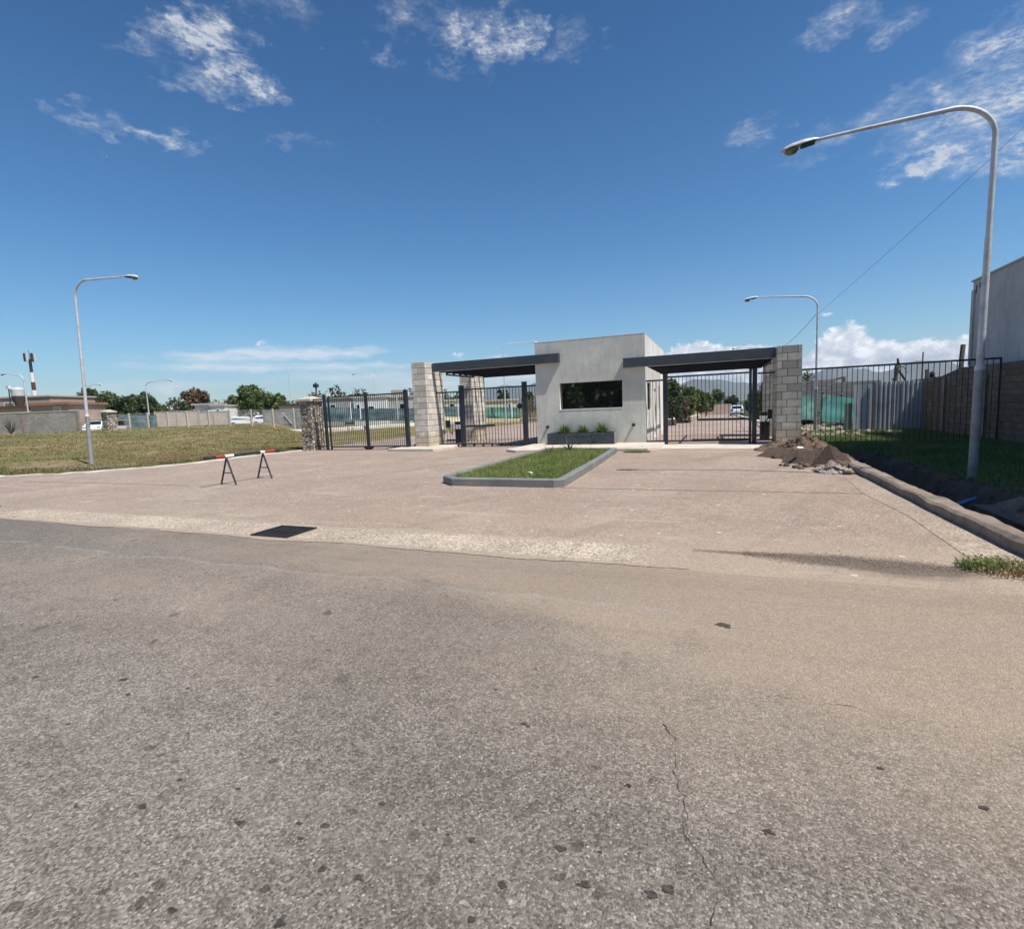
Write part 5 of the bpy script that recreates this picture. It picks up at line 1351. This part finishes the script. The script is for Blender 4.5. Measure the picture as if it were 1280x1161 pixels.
# low layered streaks on the left
ST=[(-45,6.4,14,.85,1.5,1.1),(-40,5.2,12,.55,0,.8),(-52,5.2,9,.5,0,.8),(-55,3.4,9,.7,0,.6),(-38,4.0,12,.9,0,.7),(-30,3.0,10,1.0,0,.8),(-46.9,7.3,1.0,.4,0,1.),(-28,6.1,.8,.35,0,1.),(-21,3.6,7,1.1,0,.9),(-24,5.2,4.5,.7,4,1.2),(-55.9,3.0,1.2,.5,0,.9),(-10,4.,8,1.5,0,.9)]
n2=t.noise(V3(t,t.math('MULTIPLY',az,.28),t.math('MULTIPLY',el,1.8)),1.,8,.6,.3)
m2=t.math('MULTIPLY',cloudsum(ST,t.new('ShaderNodeVectorMath',{0:AE,1:t.new('ShaderNodeVectorMath',{0:wv,1:(1.,.3,0.)},operation='MULTIPLY').outputs[0]},operation='ADD').outputs[0]),t.math('MULTIPLY_ADD',n2,2.2,-.25),clamp=True)
c2=t.ramp(m2,[(.05,0.),(.7,.75)])
# cumulus bank on the right horizon
CU=[(10.9,3.6,3.4,4.0,0,1.6),(8.5,2.2,3.5,2.6,0,1.3),(14,2.4,5,2.8,0,1.4),(18.5,2.2,6,3.1,0,1.4),(24,2.4,7,3.,0,1.4),(-2.2,4.2,4.4,2.6,0,1.6),(2.6,3.6,4.2,2.3,0,1.4),(-5.5,3.8,3,1.6,0,.8),(9.3,7.5,1.0,.5,0,.7),(6,1.0,20,2.4,0,.55)]
n3=t.noise(V3(t,t.math('MULTIPLY',az,.8),t.math('MULTIPLY',el,1.)),.85,9,.6,.2)
m3=t.math('ADD',cloudsum(CU),t.math('MULTIPLY_ADD',n3,1.5,-.78))
c3=t.ramp(m3,[(.30,0.),(.52,.95),(1.,1.)])
ccol=t.ramp(n3,[(.30,(.42,.47,.55)),(.5,(.66,.70,.76)),(.62,(.98,.98,1.)),(.8,(1.,1.,1.))])
top=t.ramp(t.math('MULTIPLY_ADD',el,.12,0.),[(.08,(.55,.62,.72)),(.5,(1.,1.,1.))])
skyc=t.new('ShaderNodeHueSaturation',{'Saturation':1.12,'Value':1.,'Color':sky.outputs[0]}).outputs[0]
tint=t.ramp(t.math('MULTIPLY',el,1/90.),[(0.,(.84,1.0,1.14)),(.06,(.64,.95,1.16)),(.2,(.40,.80,1.06)),(.42,(.24,.60,.84)),(1.,(.3,.6,.9))])
skyc=t.mix(1.,skyc,tint,'MULTIPLY')
K=8.0
def em(c,k): return t.mix(1.,c,(k,k,k),'MULTIPLY')
colr=t.mix(c1,skyc,em(t.ramp(n1,[(.4,(.66,.74,.86)),(.62,(.95,.97,1.))]),K*.95))
colr=t.mix(c2,colr,(K*1.02,K*1.07,K*1.15))
colr=t.mix(c3,colr,em(t.mix(1.,ccol,top,'MULTIPLY'),K*1.5))
bg=t.new('ShaderNodeBackground',{'Color':colr,'Strength':.093})
t.l.new(bg.outputs[0],out.inputs['Surface'])

# ---------------------------------------------------------------- camera, view
cd=bpy.data.cameras.new('Camera');cd.sensor_fit='HORIZONTAL';cd.sensor_width=36;cd.lens=36*FPX/W;cd.clip_end=12000;cd.clip_start=.05
co=bpy.data.objects.new('camera',cd);COL.objects.link(co)
Mc=Matrix((rt,up,-fw)).transposed().to_4x4();Mc.translation=CAM;co.matrix_world=Mc
sc.camera=co
sc.render.resolution_x=1024;sc.render.resolution_y=928
sc.view_settings.view_transform='Standard';sc.view_settings.look='None';sc.view_settings.gamma=1;sc.view_settings.exposure=.2
